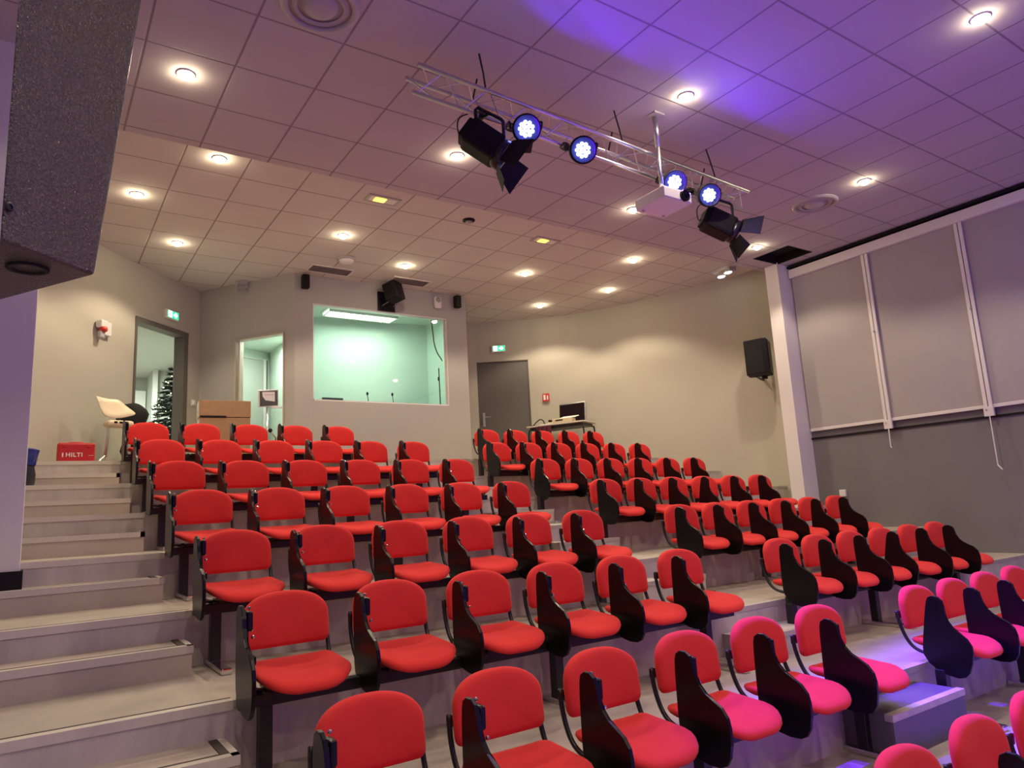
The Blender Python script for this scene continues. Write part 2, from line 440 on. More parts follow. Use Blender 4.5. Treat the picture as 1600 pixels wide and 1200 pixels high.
# angled wall with the doorway into the booth
ap0, ap1 = Vector((2.0, 11.12, 0)), Vector((2.99, 9.75, 0))
La = (ap1 - ap0).length
bm = NB(); wall_seg(bm, (2.0, 11.12), (2.99, 9.75), 0.4, ZR + 0.02, 0.10, [(0.388 * La, 0.90 * La, 0.4, 2.655)])
struct('wall_angled', bm, M_['booth_wall'])
adir = (ap1 - ap0).normalized(); an = Vector((-adir.y, adir.x, 0)); R_a = Matrix((adir, an, Vector((0, 0, 1)))).transposed()
def apt(s, t_, z): return ap0 + adir * s + an * t_ + Vector((0, 0, z))
dr = thing('door_2', 'open pale doorway into the lit control booth left of its window', 'doorway', (0, 0, 0)); dr['kind'] = 'structure'
bm = NB()
box(bm, apt(0.388 * La + 0.012, 0.03, 1.70), (0.024, 0.11, 1.91), R_a, 0.003)
box(bm, apt(0.388 * La + 0.058, 0.05, 1.70), (0.028, 0.08, 1.91), R_a, 0.003)
box(bm, apt(0.644 * La, 0.03, 2.645), (0.512 * La, 0.11, 0.022), R_a, 0.003)
box(bm, apt(0.90 * La - 0.008, 0.03, 1.70), (0.016, 0.11, 1.91), R_a, 0.003)
obj('door_frame', bm, M_['tan'], dr)

# booth front with its window
WX0, WX1, WZ0, WZ1, YB = 3.252, 5.428, 1.668, 3.085, 9.75
bm = NB(); wall_seg(bm, (2.99, YB), (5.80, YB), 0.4, ZR + 0.02, 0.12, [(WX0 - 2.99, WX1 - 2.99, WZ0, WZ1)])
struct('wall_booth', bm, M_['booth_wall'])
struct('wall_booth_side', wall_seg(NB(), (5.80, YB + 0.12), (5.80, 11.7), 0.4, ZR + 0.02, 0.12), M_['booth_wall'])
struct('trim_1', b3(NB(), WX0 - 0.012, WX0 - 0.006, YB - 0.002, YB + 0.01, 0.74, WZ0), M_['grey_plastic'])
wn = thing('window_1', 'wide control booth window showing the mint lit room', 'window', ((WX0 + WX1) / 2, YB + 0.06, WZ0)); wn['kind'] = 'structure'
hw, hh = (WX1 - WX0) / 2, WZ1 - WZ0
obj('pane', box(NB(), (0, 0, hh / 2), (2 * hw, 0.008, hh)), M_['glass'], wn)
bm = NB()
box(bm, (0, 0, 0.009), (2 * hw, 0.12, 0.018)); box(bm, (0, 0, hh - 0.006), (2 * hw, 0.12, 0.012))
box(bm, (-hw + 0.006, 0, hh / 2), (0.012, 0.12, hh)); box(bm, (hw - 0.02, 0.01, hh / 2), (0.012, 0.06, hh)); box(bm, (hw - 0.004, 0, hh / 2), (0.008, 0.12, hh))
obj('window_frame', bm, M_['white'], wn)

# inside of the booth and the space behind its doorway
bm = NB()
pts = [(3.22, 10.86), (3.6, 10.84), (4.2, 10.78), (4.8, 10.72), (5.52, 10.62)]
for a, b in zip(pts[:-1], pts[1:]): wall_seg(bm, a, b, 0.5, 3.2, 0.08)
wall_seg(bm, (5.52, 10.62), (5.52, YB + 0.12), 0.5, 3.2, 0.08)
wall_seg(bm, (3.22, YB + 0.12), (3.22, 11.7), 0.5, 3.2, 0.04)
wall_seg(bm, (2.05, 11.25), (3.24, 11.75), 0.5, 3.2, 0.08)
struct('wall_booth_inside', bm, M_['mint'])
struct('ceiling_booth', b3(NB(), 3.22, 5.6, YB + 0.12, 10.95, 3.2, 3.25), M_['mint'])
bm = NB(); prism(bm, [(2.02, 11.28), (2.90, 10.02), (3.05, 9.87), (3.22, 9.87), (3.22, 11.8)], lambda u, v, t_: Vector((u, v, t_)), 2.76, 2.80)
struct('ceiling_vestibule', bm, M_['mint'])
dr = thing('door_3', 'pale green inner door seen through the booth doorway', 'door', (0, 0, 0)); dr['kind'] = 'structure'
e0, e1 = Vector((2.05, 11.25, 0)), Vector((3.24, 11.75, 0)); ed = (e1 - e0).normalized(); en = Vector((-ed.y, ed.x, 0)); R_e = Matrix((ed, en, Vector((0, 0, 1)))).transposed()
def ept(s, t_, z): return e0 + ed * s + en * t_ + Vector((0, 0, z))
obj('door_leaf', box(NB(), ept(0.86, -0.02, 1.68), (0.42, 0.03, 1.86), R_e, 0.003), M_['mint2'], dr)
bm = NB()
box(bm, ept(1.10, -0.03, 1.68), (0.045, 0.05, 1.90), R_e); box(bm, ept(0.64, -0.025, 1.68), (0.012, 0.04, 1.90), R_e); box(bm, ept(0.87, -0.025, 2.62), (0.46, 0.04, 0.012), R_e)
obj('door_frame', bm, M_['white'], dr)
obj('door_edge', box(NB(), ept(1.14, -0.025, 1.68), (0.03, 0.04, 1.88), R_e), M_['frame_dark'], dr)

# curved back wall with the grey door
bd0, bd1 = Vector((6.79, 11.10, 0)), Vector((7.56, 10.53, 0))
bm = NB()
for a, b in zip([(5.8, 11.52), (6.3, 11.36)], [(6.3, 11.36), (6.79, 11.10)]): wall_seg(bm, a, b, 0.4, ZR + 0.02, 0.14)
Lb = (bd1 - bd0).length
wall_seg(bm, (6.79, 11.10), (7.56, 10.53), 0.4, ZR + 0.02, 0.14, [(0.0, Lb - 0.002, 0.4, 2.735)])
rp = [(7.56, 10.53), (8.2, 9.82), (8.74, 8.71), (9.05, 7.66), (9.24, 6.85), (9.32, 6.0)]
rp2 = [(p.x, p.y) for p in smooth_path([Vector((a, b, 0)) for a, b in rp], 6)]
for a, b in zip(rp2[:-1], rp2[1:]): wall_seg(bm, a, b, -0.4, ZR + 0.02, 0.14)
struct('wall_back', bm, M_['wall'])
bdir = (bd1 - bd0).normalized(); bn = Vector((-bdir.y, bdir.x, 0)); R_b = Matrix((bdir, bn, Vector((0, 0, 1)))).transposed()
def bpt(s, t_, z): return bd0 + bdir * s + bn * t_ + Vector((0, 0, z))
dr = thing('door_4', 'plain dark grey closed door in the curved back wall', 'door', (0, 0, 0)); dr['kind'] = 'structure'
obj('door_leaf', box(NB(), bpt(Lb / 2, 0.05, 1.73), (Lb - 0.02, 0.045, 1.99), R_b, 0.004), M_['door'], dr)
bm = NB(); box(bm, bpt(Lb / 2, 0.045, 2.726), (Lb, 0.07, 0.016), R_b); box(bm, bpt(Lb - 0.012, 0.045, 1.73), (0.02, 0.07, 2.0), R_b); box(bm, bpt(0.006, 0.045, 1.73), (0.012, 0.07, 2.0), R_b)
obj('door_frame', bm, M_['frame_dark'], dr)
bm = NB(); box(bm, bpt(0.09, 0.02, 1.66), (0.045, 0.012, 0.26), R_b, 0.004); tube(bm, [bpt(0.09, 0.02, 1.70), bpt(0.09, -0.03, 1.70), bpt(0.22, -0.035, 1.70)], 0.010)
obj('door_handle', bm, M_['alu'], dr)

# right wall: column, dark dado, sill
struct('wall_right', b3(NB(), XR, XR + 0.2, -4.2, 6.0, -1.9, 3.5), M_['dark_wall'])
struct('trim_2', b3(NB(), XR - 0.016, XR, -4.2, 5.97, 0.75, 0.775), M_['black_matt'])
struct('wall_column', b3(NB(), 8.80, 9.22, 5.97, 6.18, -0.9, ZF + 0.02, 0.004), M_['pillar'])
struct('shadow_gap_strip', b3(NB(), XR - 0.10, XR + 0.02, -4.2, 5.97, ZF - 0.045, ZF - 0.02), M_['hole'])  # black strip painting the shade of the gap between ceiling and wall
t = thing('blind_valance', 'long white valance box along the ceiling above the grey blinds', 'valance', (XR - 0.05, 1.9, 3.10))
obj('valance', b3(NB(), -0.045, 0.045, -6.0, 4.05, 0.0, 0.125, 0.004), M_['white'], t)

BL = [(4.87, 5.95, 'grey roller blind nearest the white column, lowered over its window'),
      (3.70, 4.80, 'grey roller blind between the two white guide rails'),
      (2.40, 3.63, 'grey roller blind at the right edge, nearest the stage')]
for y0, y1, lb in BL:
    t = thing('roller_blind', lb, 'blind', (XR - 0.03, (y0 + y1) / 2, 0.86), 0, 'grey roller blinds on the right wall')
    h = (y1 - y0) / 2
    obj('blind_fabric', b3(NB(), -0.004, 0.004, -h, h, 0.03, 2.239), M_['blind'], t)
    obj('bottom_bar', b3(NB(), -0.014, 0.012, -h, h, 0.0, 0.04, 0.004), M_['white'], t)
RL = [(4.835, 0.25, 'white double guide rail left of the middle blind, with a short pull rod', 0.0),
      (3.665, 0.58, 'white double guide rail right of the middle blind, with a long bent pull rod', 0.1)]
for y, rl, lb, kk in RL:
    t = thing('blind_rail', lb, 'blind rail', (XR - 0.05, y, 0.79), 0, 'blind guide rails')
    bm = NB(); b3(bm, -0.02, 0.004, -0.045, -0.005, 0.0, 2.309, 0.003); b3(bm, -0.02, 0.004, 0.005, 0.045, 0.0, 2.309, 0.003)
    obj('rail', bm, M_['white'], t)
    obj('bracket', b3(NB(), -0.03, 0.004, -0.052, 0.052, -0.025, 0.085, 0.004), M_['white'], t)
    bm = NB(); sphere(bm, (-0.035, 0.0, 1.25), 0.014); sphere(bm, (-0.033, 0.02, 0.05), 0.009)
    obj('rail_screw', bm, M_['grey_plastic'], t)
    pts = [(-0.02, 0.0, 0.0), (-0.045, -0.01, -rl * 0.55), (-0.06, -0.015, -rl)]
    if kk: pts += [(-0.10, -0.07, -rl - 0.055)]
    else: pts += [(-0.07, -0.03, -rl - 0.02)]
    obj('pull_rod', tube(NB(), pts, 0.007, 8), M_['white'], t)

# lobby behind the left doorway
bm = NB()
wall_seg(bm, (-2.0, 14.9), (1.93, 15.0), 0.5, 3.0, 0.1)
wall_seg(bm, (-1.9, 9.6), (-1.9, 15.0), 0.5, 3.0, 0.1)
wall_seg(bm, (1.84, 14.2), (1.84, 15.1), 0.5, 3.0, 0.08)
wall_seg(bm, (1.84, 14.2), (3.4, 13.4), 0.5, 3.0, 0.1)
wall_seg(bm, (2.46, 11.52), (3.0, 13.7), 0.5, 3.0, 0.03)
struct('wall_lobby', bm, M_['mint2'])
bm = NB(); prism(bm, [(-2.0, 9.0), (0.85, 10.22), (2.05, 11.32), (2.6, 11.55), (3.4, 13.4), (3.4, 15.1), (-2.0, 15.1)], lambda u, v, t_: Vector((u, v, t_)), 2.86, 2.92)
struct('ceiling_lobby', bm, M_['mint2'])
struct('trim_4', b3(NB(), 1.76, 1.84, 14.10, 14.22, 0.6, 2.86), M_['white'])
struct('trim_5', b3(NB(), 2.02, 2.5, 13.5, 13.9, 2.45, 2.86), M_['vent'])
t = thing('wall_heater', 'small white box on the far lobby wall seen through the doorway', 'wall box', (1.60, 14.93, 2.42))
obj('casing', box(NB(), (0, 0, 0), (0.30, 0.12, 0.36), None, 0.02), M_['white'], t)
light('lobby_light', 'AREA', None, (0.6, 12.6, 2.8), 105, (0.88, 1.0, 0.90), (0, 0, -1), size=1.2)

# ------------------------------------------------------------------ chairs
def dshape(hw, z0, z1, rb, shoulder, n=10):
    pts = []
    for k in range(6):      # lower right corner
        a = -PI / 2 + (PI / 2) * k / 5; pts.append((hw - rb + rb * math.cos(a), z0 + rb + rb * math.sin(a)))
    zc = z1 - shoulder
    for k in range(2 * n + 1):
        a = PI * k / (2 * n)
        cx, sx = math.cos(a), math.sin(a)
        pts.append((hw * (abs(cx) ** (2 / 2.35)) * (1 if cx > 0 else -1), zc + shoulder * (abs(sx) ** (2 / 2.35))))
    for k in range(6):
        a = PI + (PI / 2) * k / 5; pts.append((-hw + rb + rb * math.cos(a), z0 + rb + rb * math.sin(a)))
    return pts

def make_chair():
    root = bpy.data.objects.new('tablet_chair', None); C.objects.link(root); root.empty_display_size = 0.1
    ol = dshape(0.208, 0.487, 0.738, 0.035, 0.125)
    def bf(u, v, h):   # h: forward thickness; concave towards the sitter, slight recline
        rec = (0.738 - v) * -0.10
        return Vector((u, -h + rec - 0.020 + 0.028 * (1 - (u / 0.208) ** 2), v))
    bm = NB(); pad(bm, ol, bf, [(0.90, -0.012), (0.975, -0.006), (1.0, 0.006), (0.985, 0.022), (0.93, 0.034), (0.80, 0.042), (0.4, 0.046)])
    obj('backrest', bm, M_['red'], root, True)
    # seat
    so = []
    for (cx, cy, r, a0) in ((0.068, -0.318, 0.142, -PI / 2), (0.150, -0.115, 0.06, 0), (-0.150, -0.115, 0.06, PI / 2), (-0.068, -0.318, 0.142, PI)):
        for k in range(7):
            a = a0 + (PI / 2) * k / 6; so.append((cx + r * math.cos(a), cy + r * math.sin(a)))
    def sf(u, v, h):
        dr = max(0.0, (-v - 0.27) / 0.19)
        return Vector((u, v, 0.385 + h + 0.030 * (u / 0.22) ** 2 - 0.034 * dr ** 2 + 0.022 * max(0, (v + 0.18) / 0.12)))
    bm = NB(); pad(bm, so, sf, [(0.90, -0.016), (0.97, -0.010), (1.0, 0.002), (0.985, 0.013), (0.93, 0.023), (0.8, 0.029), (0.4, 0.029)])
    obj('seat', bm, M_['red'], root, True)
    for s in (-1, 1):
        bm = NB()
        pth = smooth_path([(s * 0.203, 0.000, 0.60), (s * 0.209, -0.016, 0.52), (s * 0.209, -0.045, 0.44), (s * 0.207, -0.085, 0.388), (s * 0.205, -0.15, 0.362), (s * 0.19, -0.25, 0.352), (s * 0.17, -0.31, 0.352)], 4)
        tube(bm, pth, 0.011, 8)
        box(bm, (s * 0.19, -0.002, 0.575), (0.05, 0.014, 0.045), None, 0.003)
        obj('frame_tube', bm, M_['black_metal'], root, True)
    bm = NB(); box(bm, (0, -0.26, 0.345), (0.34, 0.10, 0.012)); box(bm, (0, -0.25, 0.352), (0.30, 0.20, 0.012))
    obj('seat_bracket', bm, M_['black_metal'], root)
    # writing tablet folded down at the sitter's right
    tb = [(-0.178, 0.675), (-0.186, 0.702), (-0.210, 0.717), (-0.242, 0.716), (-0.268, 0.700), (-0.281, 0.665), (-0.290, 0.625), (-0.304, 0.587), (-0.334, 0.556),
          (-0.378, 0.536), (-0.418, 0.515), (-0.446, 0.480), (-0.455, 0.440), (-0.453, 0.380), (-0.442, 0.325), (-0.420, 0.292), (-0.385, 0.276), (-0.33, 0.274), (-0.27, 0.284),
          (-0.215, 0.312), (-0.182, 0.350), (-0.174, 0.39), (-0.174, 0.45), (-0.175, 0.55), (-0.177, 0.63)]
    tx = -0.262
    bm = NB(); prism(bm, tb, lambda u, v, t_: Vector((tx + t_, u - 0.043, v)), -0.009, 0.009, 0.004)
    tab = obj('tablet', bm, M_['black'], root)
    bm = NB()
    box(bm, (-0.238, -0.258, 0.50), (0.014, 0.045, 0.30), None, 0.004)
    ap = obj('arm_post', bm, M_['black_metal'], root)
    obj('foot_plate', box(NB(), (-0.225, -0.258, 0.352), (0.05, 0.05, 0.014)), M_['black_metal'], ap)
    obj('arm_pad', box(NB(), (-0.234, -0.278, 0.650), (0.030, 0.065, 0.085), None, 0.012, 3), M_['black'], ap)
    obj('hinge', box(NB(), (-0.240, -0.373, 0.50), (0.026, 0.05, 0.04), None, 0.008), M_['black'], tab)
    for (y, z) in ((-0.245, 0.612), (-0.20, 0.700), (-0.27, 0.585), (-0.20, 0.45)):
        bm = NB(); sphere(bm, (-0.222, y - 0.043, z), 0.008, 8, 6); obj('bolt', bm, M_['chrome'], ap)
    return root

chair0 = make_chair(); chair_used = [False]
def dup(root):
    r = root.copy(); C.objects.link(r)
    for ch in list(root.children):
        c = ch.copy(); C.objects.link(c); c.parent = r
        for g in list(ch.children):
            d = g.copy(); C.objects.link(d); d.parent = c
    return r
def place_chair(x, r, label, group):
    if chair_used[0]: o = dup(chair0)
    else: o = chair0; chair_used[0] = True
    o.location = (x, Yb(r), Zf(r)); o['label'] = label; o['category'] = 'chair'; o['group'] = group
    return o
def tilt_tablet(o, deg):
    for ch in o.children:
        if ch.name.startswith('tablet'):
            c = Vector((0, -0.27, 0.64)); R = Matrix.Rotation(math.radians(deg), 4, 'X')
            ch.matrix_local = Matrix.Translation(c) @ R @ Matrix.Translation(-c)
ORD = ['leftmost', 'second from left', 'third from left', 'fourth from left', 'fifth from left', 'rightmost']
def ordinal(i, n):
    if i == n - 1: return 'rightmost'
    return ORD[i]
ROWN = {6: 'back row', 5: 'second row from back', 4: 'third row from back', 3: 'fourth row from back', 2: 'fifth row from back', 1: 'sixth row from back', 0: 'seventh row from back', -1: 'frontmost row'}
LX = [1.06 + 0.542 * i for i in range(6)]
RROW = {0: (4.86, 0.486), 1: (4.90, 0.486), 2: (4.92, 0.491), 3: (4.94, 0.499), 4: (4.945, 0.50), 5: (4.95, 0.50), 6: (4.95, 0.50)}

def make_beam(xs, r, legs, label, group):
    t = thing('seat_beam', label, 'seat beam', (0, Yb(r), Zf(r)), 0, group)
    x0, x1 = xs[0] - 0.27, xs[-1] + 0.22
    obj('beam', b3(NB(), x0, x1, -0.285, -0.225, 0.285, 0.338, 0.004), M_['black_metal'], t)
    for x in legs:
        bm = NB(); b3(bm, x - 0.028, x + 0.028, -0.285, -0.225, 0.03, 0.29, 0.004)
        obj('leg', bm, M_['black_metal'], t)
        bm = NB(); b3(bm, x - 0.028, x + 0.028, -0.56, -0.142, 0.0, 0.032, 0.008)
        obj('foot_bar', bm, M_['chrome'], t)

for r in range(-1, 7):
    xs = LX[:5] if r == 6 else LX
    for i, x in enumerate(xs):
        if r == -1 and i < 3: continue
        if r == -1: lab = 'red tablet chair, %s, frontmost row in the bottom right corner' % {3: 'leftmost visible', 4: 'second visible from left', 5: 'cut off by the right edge'}[i]
        else: lab = 'red tablet chair, %s, %s, left block' % (ordinal(i, len(xs)), ROWN[r])
        place_chair(x, r, lab, 'red tablet chairs, left block')
    lx = [0.905, 2.50, 3.73 if r < 6 else 3.20]
    if r == -1: xs = LX[3:]; lx = [2.55, 3.73]
    make_beam(xs, r, lx, 'black steel beam on chrome feet under the %s of the left block' % ROWN[r], 'seat beams')
for r in range(0, 7):
    RX = [RROW[r][0] + RROW[r][1] * i for i in range(6)]
    xs = RX[1:] if r == 6 else RX[:5] if r == 0 else RX
    for i, x in enumerate(xs):
        nm = ordinal(i, len(xs)) if r > 0 else ORD[i]
        ch_ = place_chair(x, r, 'red tablet chair, %s, %s, right block' % (nm, ROWN[r]), 'red tablet chairs, right block')
        tilt_tablet(ch_, 11 if (r, i) in ((0, 0), (1, 3), (3, 3), (4, 0)) else random.uniform(-3, 3))
    lx = [xs[0] - 0.25, xs[0] + 0.83, xs[-1] - 0.23]
    make_beam(xs, r, lx, 'black steel beam on chrome feet under the %s of the right block' % ROWN[r], 'seat beams')

# ------------------------------------------------------------------ downlights
DL = [(0.80, 5.23, 0, 'bright recessed downlight nearest the big grey speaker, above the stairs'),
      (1.36, 6.81, 1, 'recessed downlight just behind the ceiling step, above the left rows'),
      (0.78, 7.99, 1, 'recessed downlight farthest left, close to the speaker edge'),
      (1.37, 9.24, 1, 'recessed downlight above the lobby doorway corner'),
      (3.10, 8.13, 1, 'recessed downlight in front of the smoke detector'),
      (4.27, 8.80, 1, 'recessed downlight just in front of the black booth speaker and vent'),
      (6.03, 8.35, 1, 'recessed downlight in front of the booth right corner'),
      (7.25, 9.65, 1, 'recessed downlight closest to the curved wall above the grey door'),
      (7.78, 8.46, 1, 'recessed downlight above the curved wall, second from the grey door'),
      (7.15, 7.18, 1, 'recessed downlight just behind the ceiling step, right of centre'),
      (5.55, 5.51, 0, 'recessed downlight beside the left end of the projector'),
      (3.17, 5.36, 0, 'recessed downlight directly behind the left stage spotlight'),
      (4.35, 3.60, 0, 'recessed downlight above the projector pole, within the blue light'),
      (7.33, 3.79, 0, 'recessed downlight beside the right round air diffuser'),
      (7.93, 5.64, 0, 'recessed downlight beside the black ceiling opening'),
      (5.50, 1.85, 0, 'large looking recessed downlight in the top right corner')]
HIDDEN = [(2.3, 2.0), (1.0, 1.5), (7.8, 1.6), (2.0, -1.0), (5.0, -1.0), (-0.6, 0.4), (3.6, -2.6), (0.2, -2.2), (7.2, -1.2)]  # unseen downlights; several added to lift risers, pillar and speaker
def downlight(x, y, rear, label):
    z = ZR if rear else ZF
    t = thing('downlight', label, 'ceiling light', (x, y, z), 0, 'recessed ceiling downlights')
    bm = NB(); lathe(bm, [(0.068, 0.0), (0.068, -0.005), (0.060, -0.009), (0.050, -0.008), (0.048, 0.0)], seg=24, cap0=False, cap1=False)
    obj('trim_ring', bm, M_['white'], t, True)
    bm = NB(); lathe(bm, [(0.046, 0.0), (0.045, -0.016), (0.038, -0.031), (0.022, -0.040), (0.004, -0.043)], seg=20)
    obj('lamp', bm, M_['lamp'], t, True)
    light('downlight_beam', 'SPOT', t, (0, 0, -0.075), DOWN_W, WARM, (0, 0, -1), spot_size=math.radians(126), spot_blend=0.35, shadow_soft_size=0.04)
for x, y, rear, lb in DL: downlight(x, y, rear, lb)
for x, y in HIDDEN:
    light('unseen_downlight', 'SPOT', None, (x, y, ZF - 0.05), DOWN_W, WARM, (0, 0, -1), spot_size=math.radians(126), spot_blend=0.35, shadow_soft_size=0.04)

# ------------------------------------------------------------------ truss and stage lamps
def ty(x): return 3.93 + 0.066 * (x - 2.0)
t = thing('lighting_truss', 'slim silver triangular truss hung under the ceiling, carrying the stage lamps', 'truss', (2.0, ty(2.0), 2.8))
ang = math.atan(0.066); t.rotation_euler = (0, 0, ang)
Lt = 3.72
ch = [(-0.085, 0.155), (0.085, 0.148), (0.0, 0.0)]
for (yy, zz) in ch:
    bm = NB(); tube(bm, [(0, yy, zz), (Lt, yy, zz)], 0.0165, 10); obj('chord', bm, M_['alu'], t, True)
for a, b in ((0, 1), (1, 2), (2, 0)):
    bm = NB(); n = 20
    for k in range(n):
        p = ch[a] if k % 2 == 0 else ch[b]; q = ch[b] if k % 2 == 0 else ch[a]
        tube(bm, [(Lt * (k + 0.15) / n, p[0], p[1]), (Lt * (k + 1.0) / n, q[0], q[1])], 0.005, 6)
    obj('lacing', bm, M_['alu'], t)
for x in (0.55, 1.95, 3.2):
    bm = NB(); tube(bm, [(x, -0.085, 0.155), (x + 0.02, -0.04, 0.32), (x + 0.02, 0, 0.50)], 0.007, 6); tube(bm, [(x, 0.085, 0.15), (x + 0.02, 0.04, 0.32)], 0.007, 6)
    obj('hanger', bm, M_['black_metal'], t)

PARS = [(2.848, 3.82, 2.705, 'blue LED par lamp leftmost on the truss, beside the left spotlight'),
        (3.37, 3.82, 2.672, 'blue LED par lamp second from left on the truss'),
        (4.495, 3.94, 2.715, 'blue LED par lamp just right of the projector pole'),
        (4.905, 3.92, 2.674, 'blue LED par lamp rightmost on the truss')]
PAIM = Vector((-0.42, -0.80, -0.40)).normalized()
def par_can(x, y, z, label):
    t = thing('par_lamp', label, 'stage light', (x, y, z), 0, 'blue LED par lamps on the truss')
    a, b, d = frame_of(PAIM)
    bm = NB(); lathe(bm, [(0.05, -0.11), (0.085, -0.10), (0.098, -0.05), (0.105, 0.0), (0.105, 0.028), (0.092, 0.028), (0.088, 0.004)], (0, 0, 0), PAIM, 24)
    obj('housing', bm, M_['black_matt'], t, True)
    pos = [(0.019, PI / 4 + PI / 2 * k) for k in range(4)] + [(0.046, 2 * PI * k / 9) for k in range(9)]
    for rr, th in pos:
        p = a * (rr * math.cos(th)) + b * (rr * math.sin(th)) + d * 0.006
        bm = NB(); lathe(bm, [(0.0145, 0.0), (0.0140, 0.005), (0.008, 0.010), (0.002, 0.011)], p, PAIM, 10)
        obj('led_lens', bm, M_['led'], t, True)
    cy, cz = ty(x) - y, 2.80 - z                                   # the truss chord it hangs from
    bm = NB()
    for s in (-1, 1):
        tube(bm, smooth_path([a * (s * 0.112) - d * 0.03, a * (s * 0.118) - d * 0.03 + Vector((0, 0.0, 0.06)), a * (s * 0.08) + Vector((0, cy * 0.7, cz - 0.035)), Vector((0, cy, cz - 0.035))], 4), 0.009, 6)
    obj('yoke', bm, M_['black_metal'], t)
    bm = NB(); tube(bm, [(-0.02, cy - 0.0013, cz), (0.02, cy + 0.0013, cz)], 0.030, 10)
    obj('clamp', bm, M_['black_metal'], t)
    pos = Vector(PAIM) * 0.06
    light('par_spill', 'SPOT', t, pos, PAR_SPILL_W, BLUE, (0.22, -0.95, -0.18), spot_size=math.radians(150), spot_blend=0.10, shadow_soft_size=0.05)
    light('par_beam', 'SPOT', t, pos, PAR_BEAM_W, BLUE, (0.16, -0.78, -0.60), spot_size=math.radians(82), spot_blend=0.35, shadow_soft_size=0.05)
for p in PARS: par_can(*p)

def stage_spot(loc, aim, label, roll=0.0):
    t = thing('stage_spotlight', label, 'stage light', loc, 0, 'black theatre spotlights with barn doors')
    d = Vector(aim).normalized(); a, b, _ = frame_of(d)          # a sideways, b up
    R = Matrix((a, b, d)).transposed()
    bm = NB(); box(bm, d * -0.03, (0.20, 0.20, 0.28), R, 0.03, 2)
    for k in range(4): box(bm, a * 0.096 + b * (0.045 - 0.03 * k) - d * 0.02, (0.006, 0.012, 0.15), R); box(bm, a * -0.096 + b * (0.045 - 0.03 * k) - d * 0.02, (0.006, 0.012, 0.15), R)
    obj('housing', bm, M_['black_matt'], t)
    obj('rear_panel', box(NB(), d * -0.175, (0.16, 0.16, 0.04), R, 0.015), M_['black_matt'], t)
    bm = NB(); lathe(bm, [(0.10, 0.09), (0.11, 0.11), (0.11, 0.15), (0.085, 0.15), (0.08, 0.12)], (0, 0, 0), d, 20)
    obj('lens_ring', bm, M_['black_metal'], t, True)
    for k in range(4):
        th = roll + k * PI / 2
        o = a * math.cos(th) + b * math.sin(th); s = -a * math.sin(th) + b * math.cos(th)
        base = d * 0.155 + o * 0.10; dirv = (d * 0.80 + o * 0.60).normalized(); nrm = s.cross(dirv).normalized()
        big = 1.0 if k % 2 == 0 else 0.8
        def fl(u, v, t_): return base + s * u + dirv * v + nrm * t_
        bm = NB(); prism(bm, [(-0.085, 0), (0.085, 0), (0.125 * big, 0.175 * big), (-0.125 * big, 0.175 * big)], fl, -0.002, 0.002)
        obj('barn_door', bm, M_['black_matt'], t)
    bm = NB()
    dh = Vector((d.x, d.y, 0)).normalized()
    q0, q1 = d * -0.12 + b * 0.05, d * 0.09 + b * 0.09
    tube(bm, [q0, q0 + Vector((0, 0, 0.16)), q0 + dh * 0.015 + Vector((0, 0, 0.178)), q1 + dh * -0.015 + Vector((0, 0, 0.178)), q1 + Vector((0, 0, 0.16)), q1], 0.013, 8)
    topc = (q0 + q1) / 2 + Vector((0, 0, 0.178))
    obj('yoke', bm, M_['black_metal'], t)
    cy, cz = ty(loc[0]) - loc[1], 2.80 - loc[2]
    bm = NB(); tube(bm, [topc, (0, cy, cz - 0.02)], 0.012, 8); tube(bm, [(-0.02, cy - 0.0013, cz), (0.02, cy + 0.0013, cz)], 0.030, 10)
    obj('clamp', bm, M_['black_metal'], t)
    bm = NB(); tube(bm, smooth_path([-d * 0.17, -d * 0.24 + Vector((0, 0, -0.05)), -d * 0.21 + Vector((0, 0.02, 0.10)), Vector((0.02, 0.06, 0.30))], 6), 0.005, 6)
    obj('power_cable', bm, M_['black_matt'], t)
    return t
stage_spot((2.55, 3.90, 2.54), (0.70, -0.40, -0.60), 'black spotlight with barn doors hanging from the left end of the truss')
stage_spot((5.16, 4.02, 2.47), (0.80, -0.40, -0.45), 'black spotlight with barn doors hanging from the right end of the truss', 0.35)

# ------------------------------------------------------------------ projector on its ceiling pole
t = thing('projector_mount', 'silver telescopic ceiling pole holding the projector', 'projector mount', (4.33, 3.94, 3.30))
bm = NB(); box(bm, (0, 0, -0.008), (0.12, 0.12, 0.016), None, 0.003); obj('ceiling_plate', bm, M_['grey_plastic'], t)
obj('outer_tube', tube(NB(), [(0, 0, -0.01), (0, 0, -0.30)], 0.024, 14), M_['alu'], t, True)
obj('inner_tube', tube(NB(), [(0, 0, -0.29), (0, 0, -0.735)], 0.018, 14), M_['alu'], t, True)
obj('tilt_plate', box(NB(), (0, 0, -0.744), (0.14, 0.14, 0.018), None, 0.004), M_['grey_plastic'], t)
t = thing('projector', 'white projector hanging from the silver ceiling pole among the blue lamps', 'projector', (4.33, 3.94, 2.547))
bm = NB(); box(bm, (0, 0, -0.051), (0.33, 0.34, 0.10), None, 0.012, 3); obj('casing', bm, M_['white'], t)
bm = NB(); lathe(bm, [(0.05, 0), (0.05, 0.03), (0.038, 0.035), (0.036, 0.01)], (0.07, -0.165, -0.05), (0, -1, 0), 20); obj('lens', bm, M_['black'], t, True)
bm = NB()
for k in range(6): box(bm, (0.164, -0.10 + 0.035 * k, -0.05), (0.008, 0.02, 0.06))
obj('vent_grille', bm, M_['grey_plastic'], t)
for k in (-1, 1): obj('foot', tube(NB(), [(0.12 * k, 0.12, -0.098), (0.12 * k, 0.12, -0.112)], 0.012, 8), M_['grey_plastic'], t)

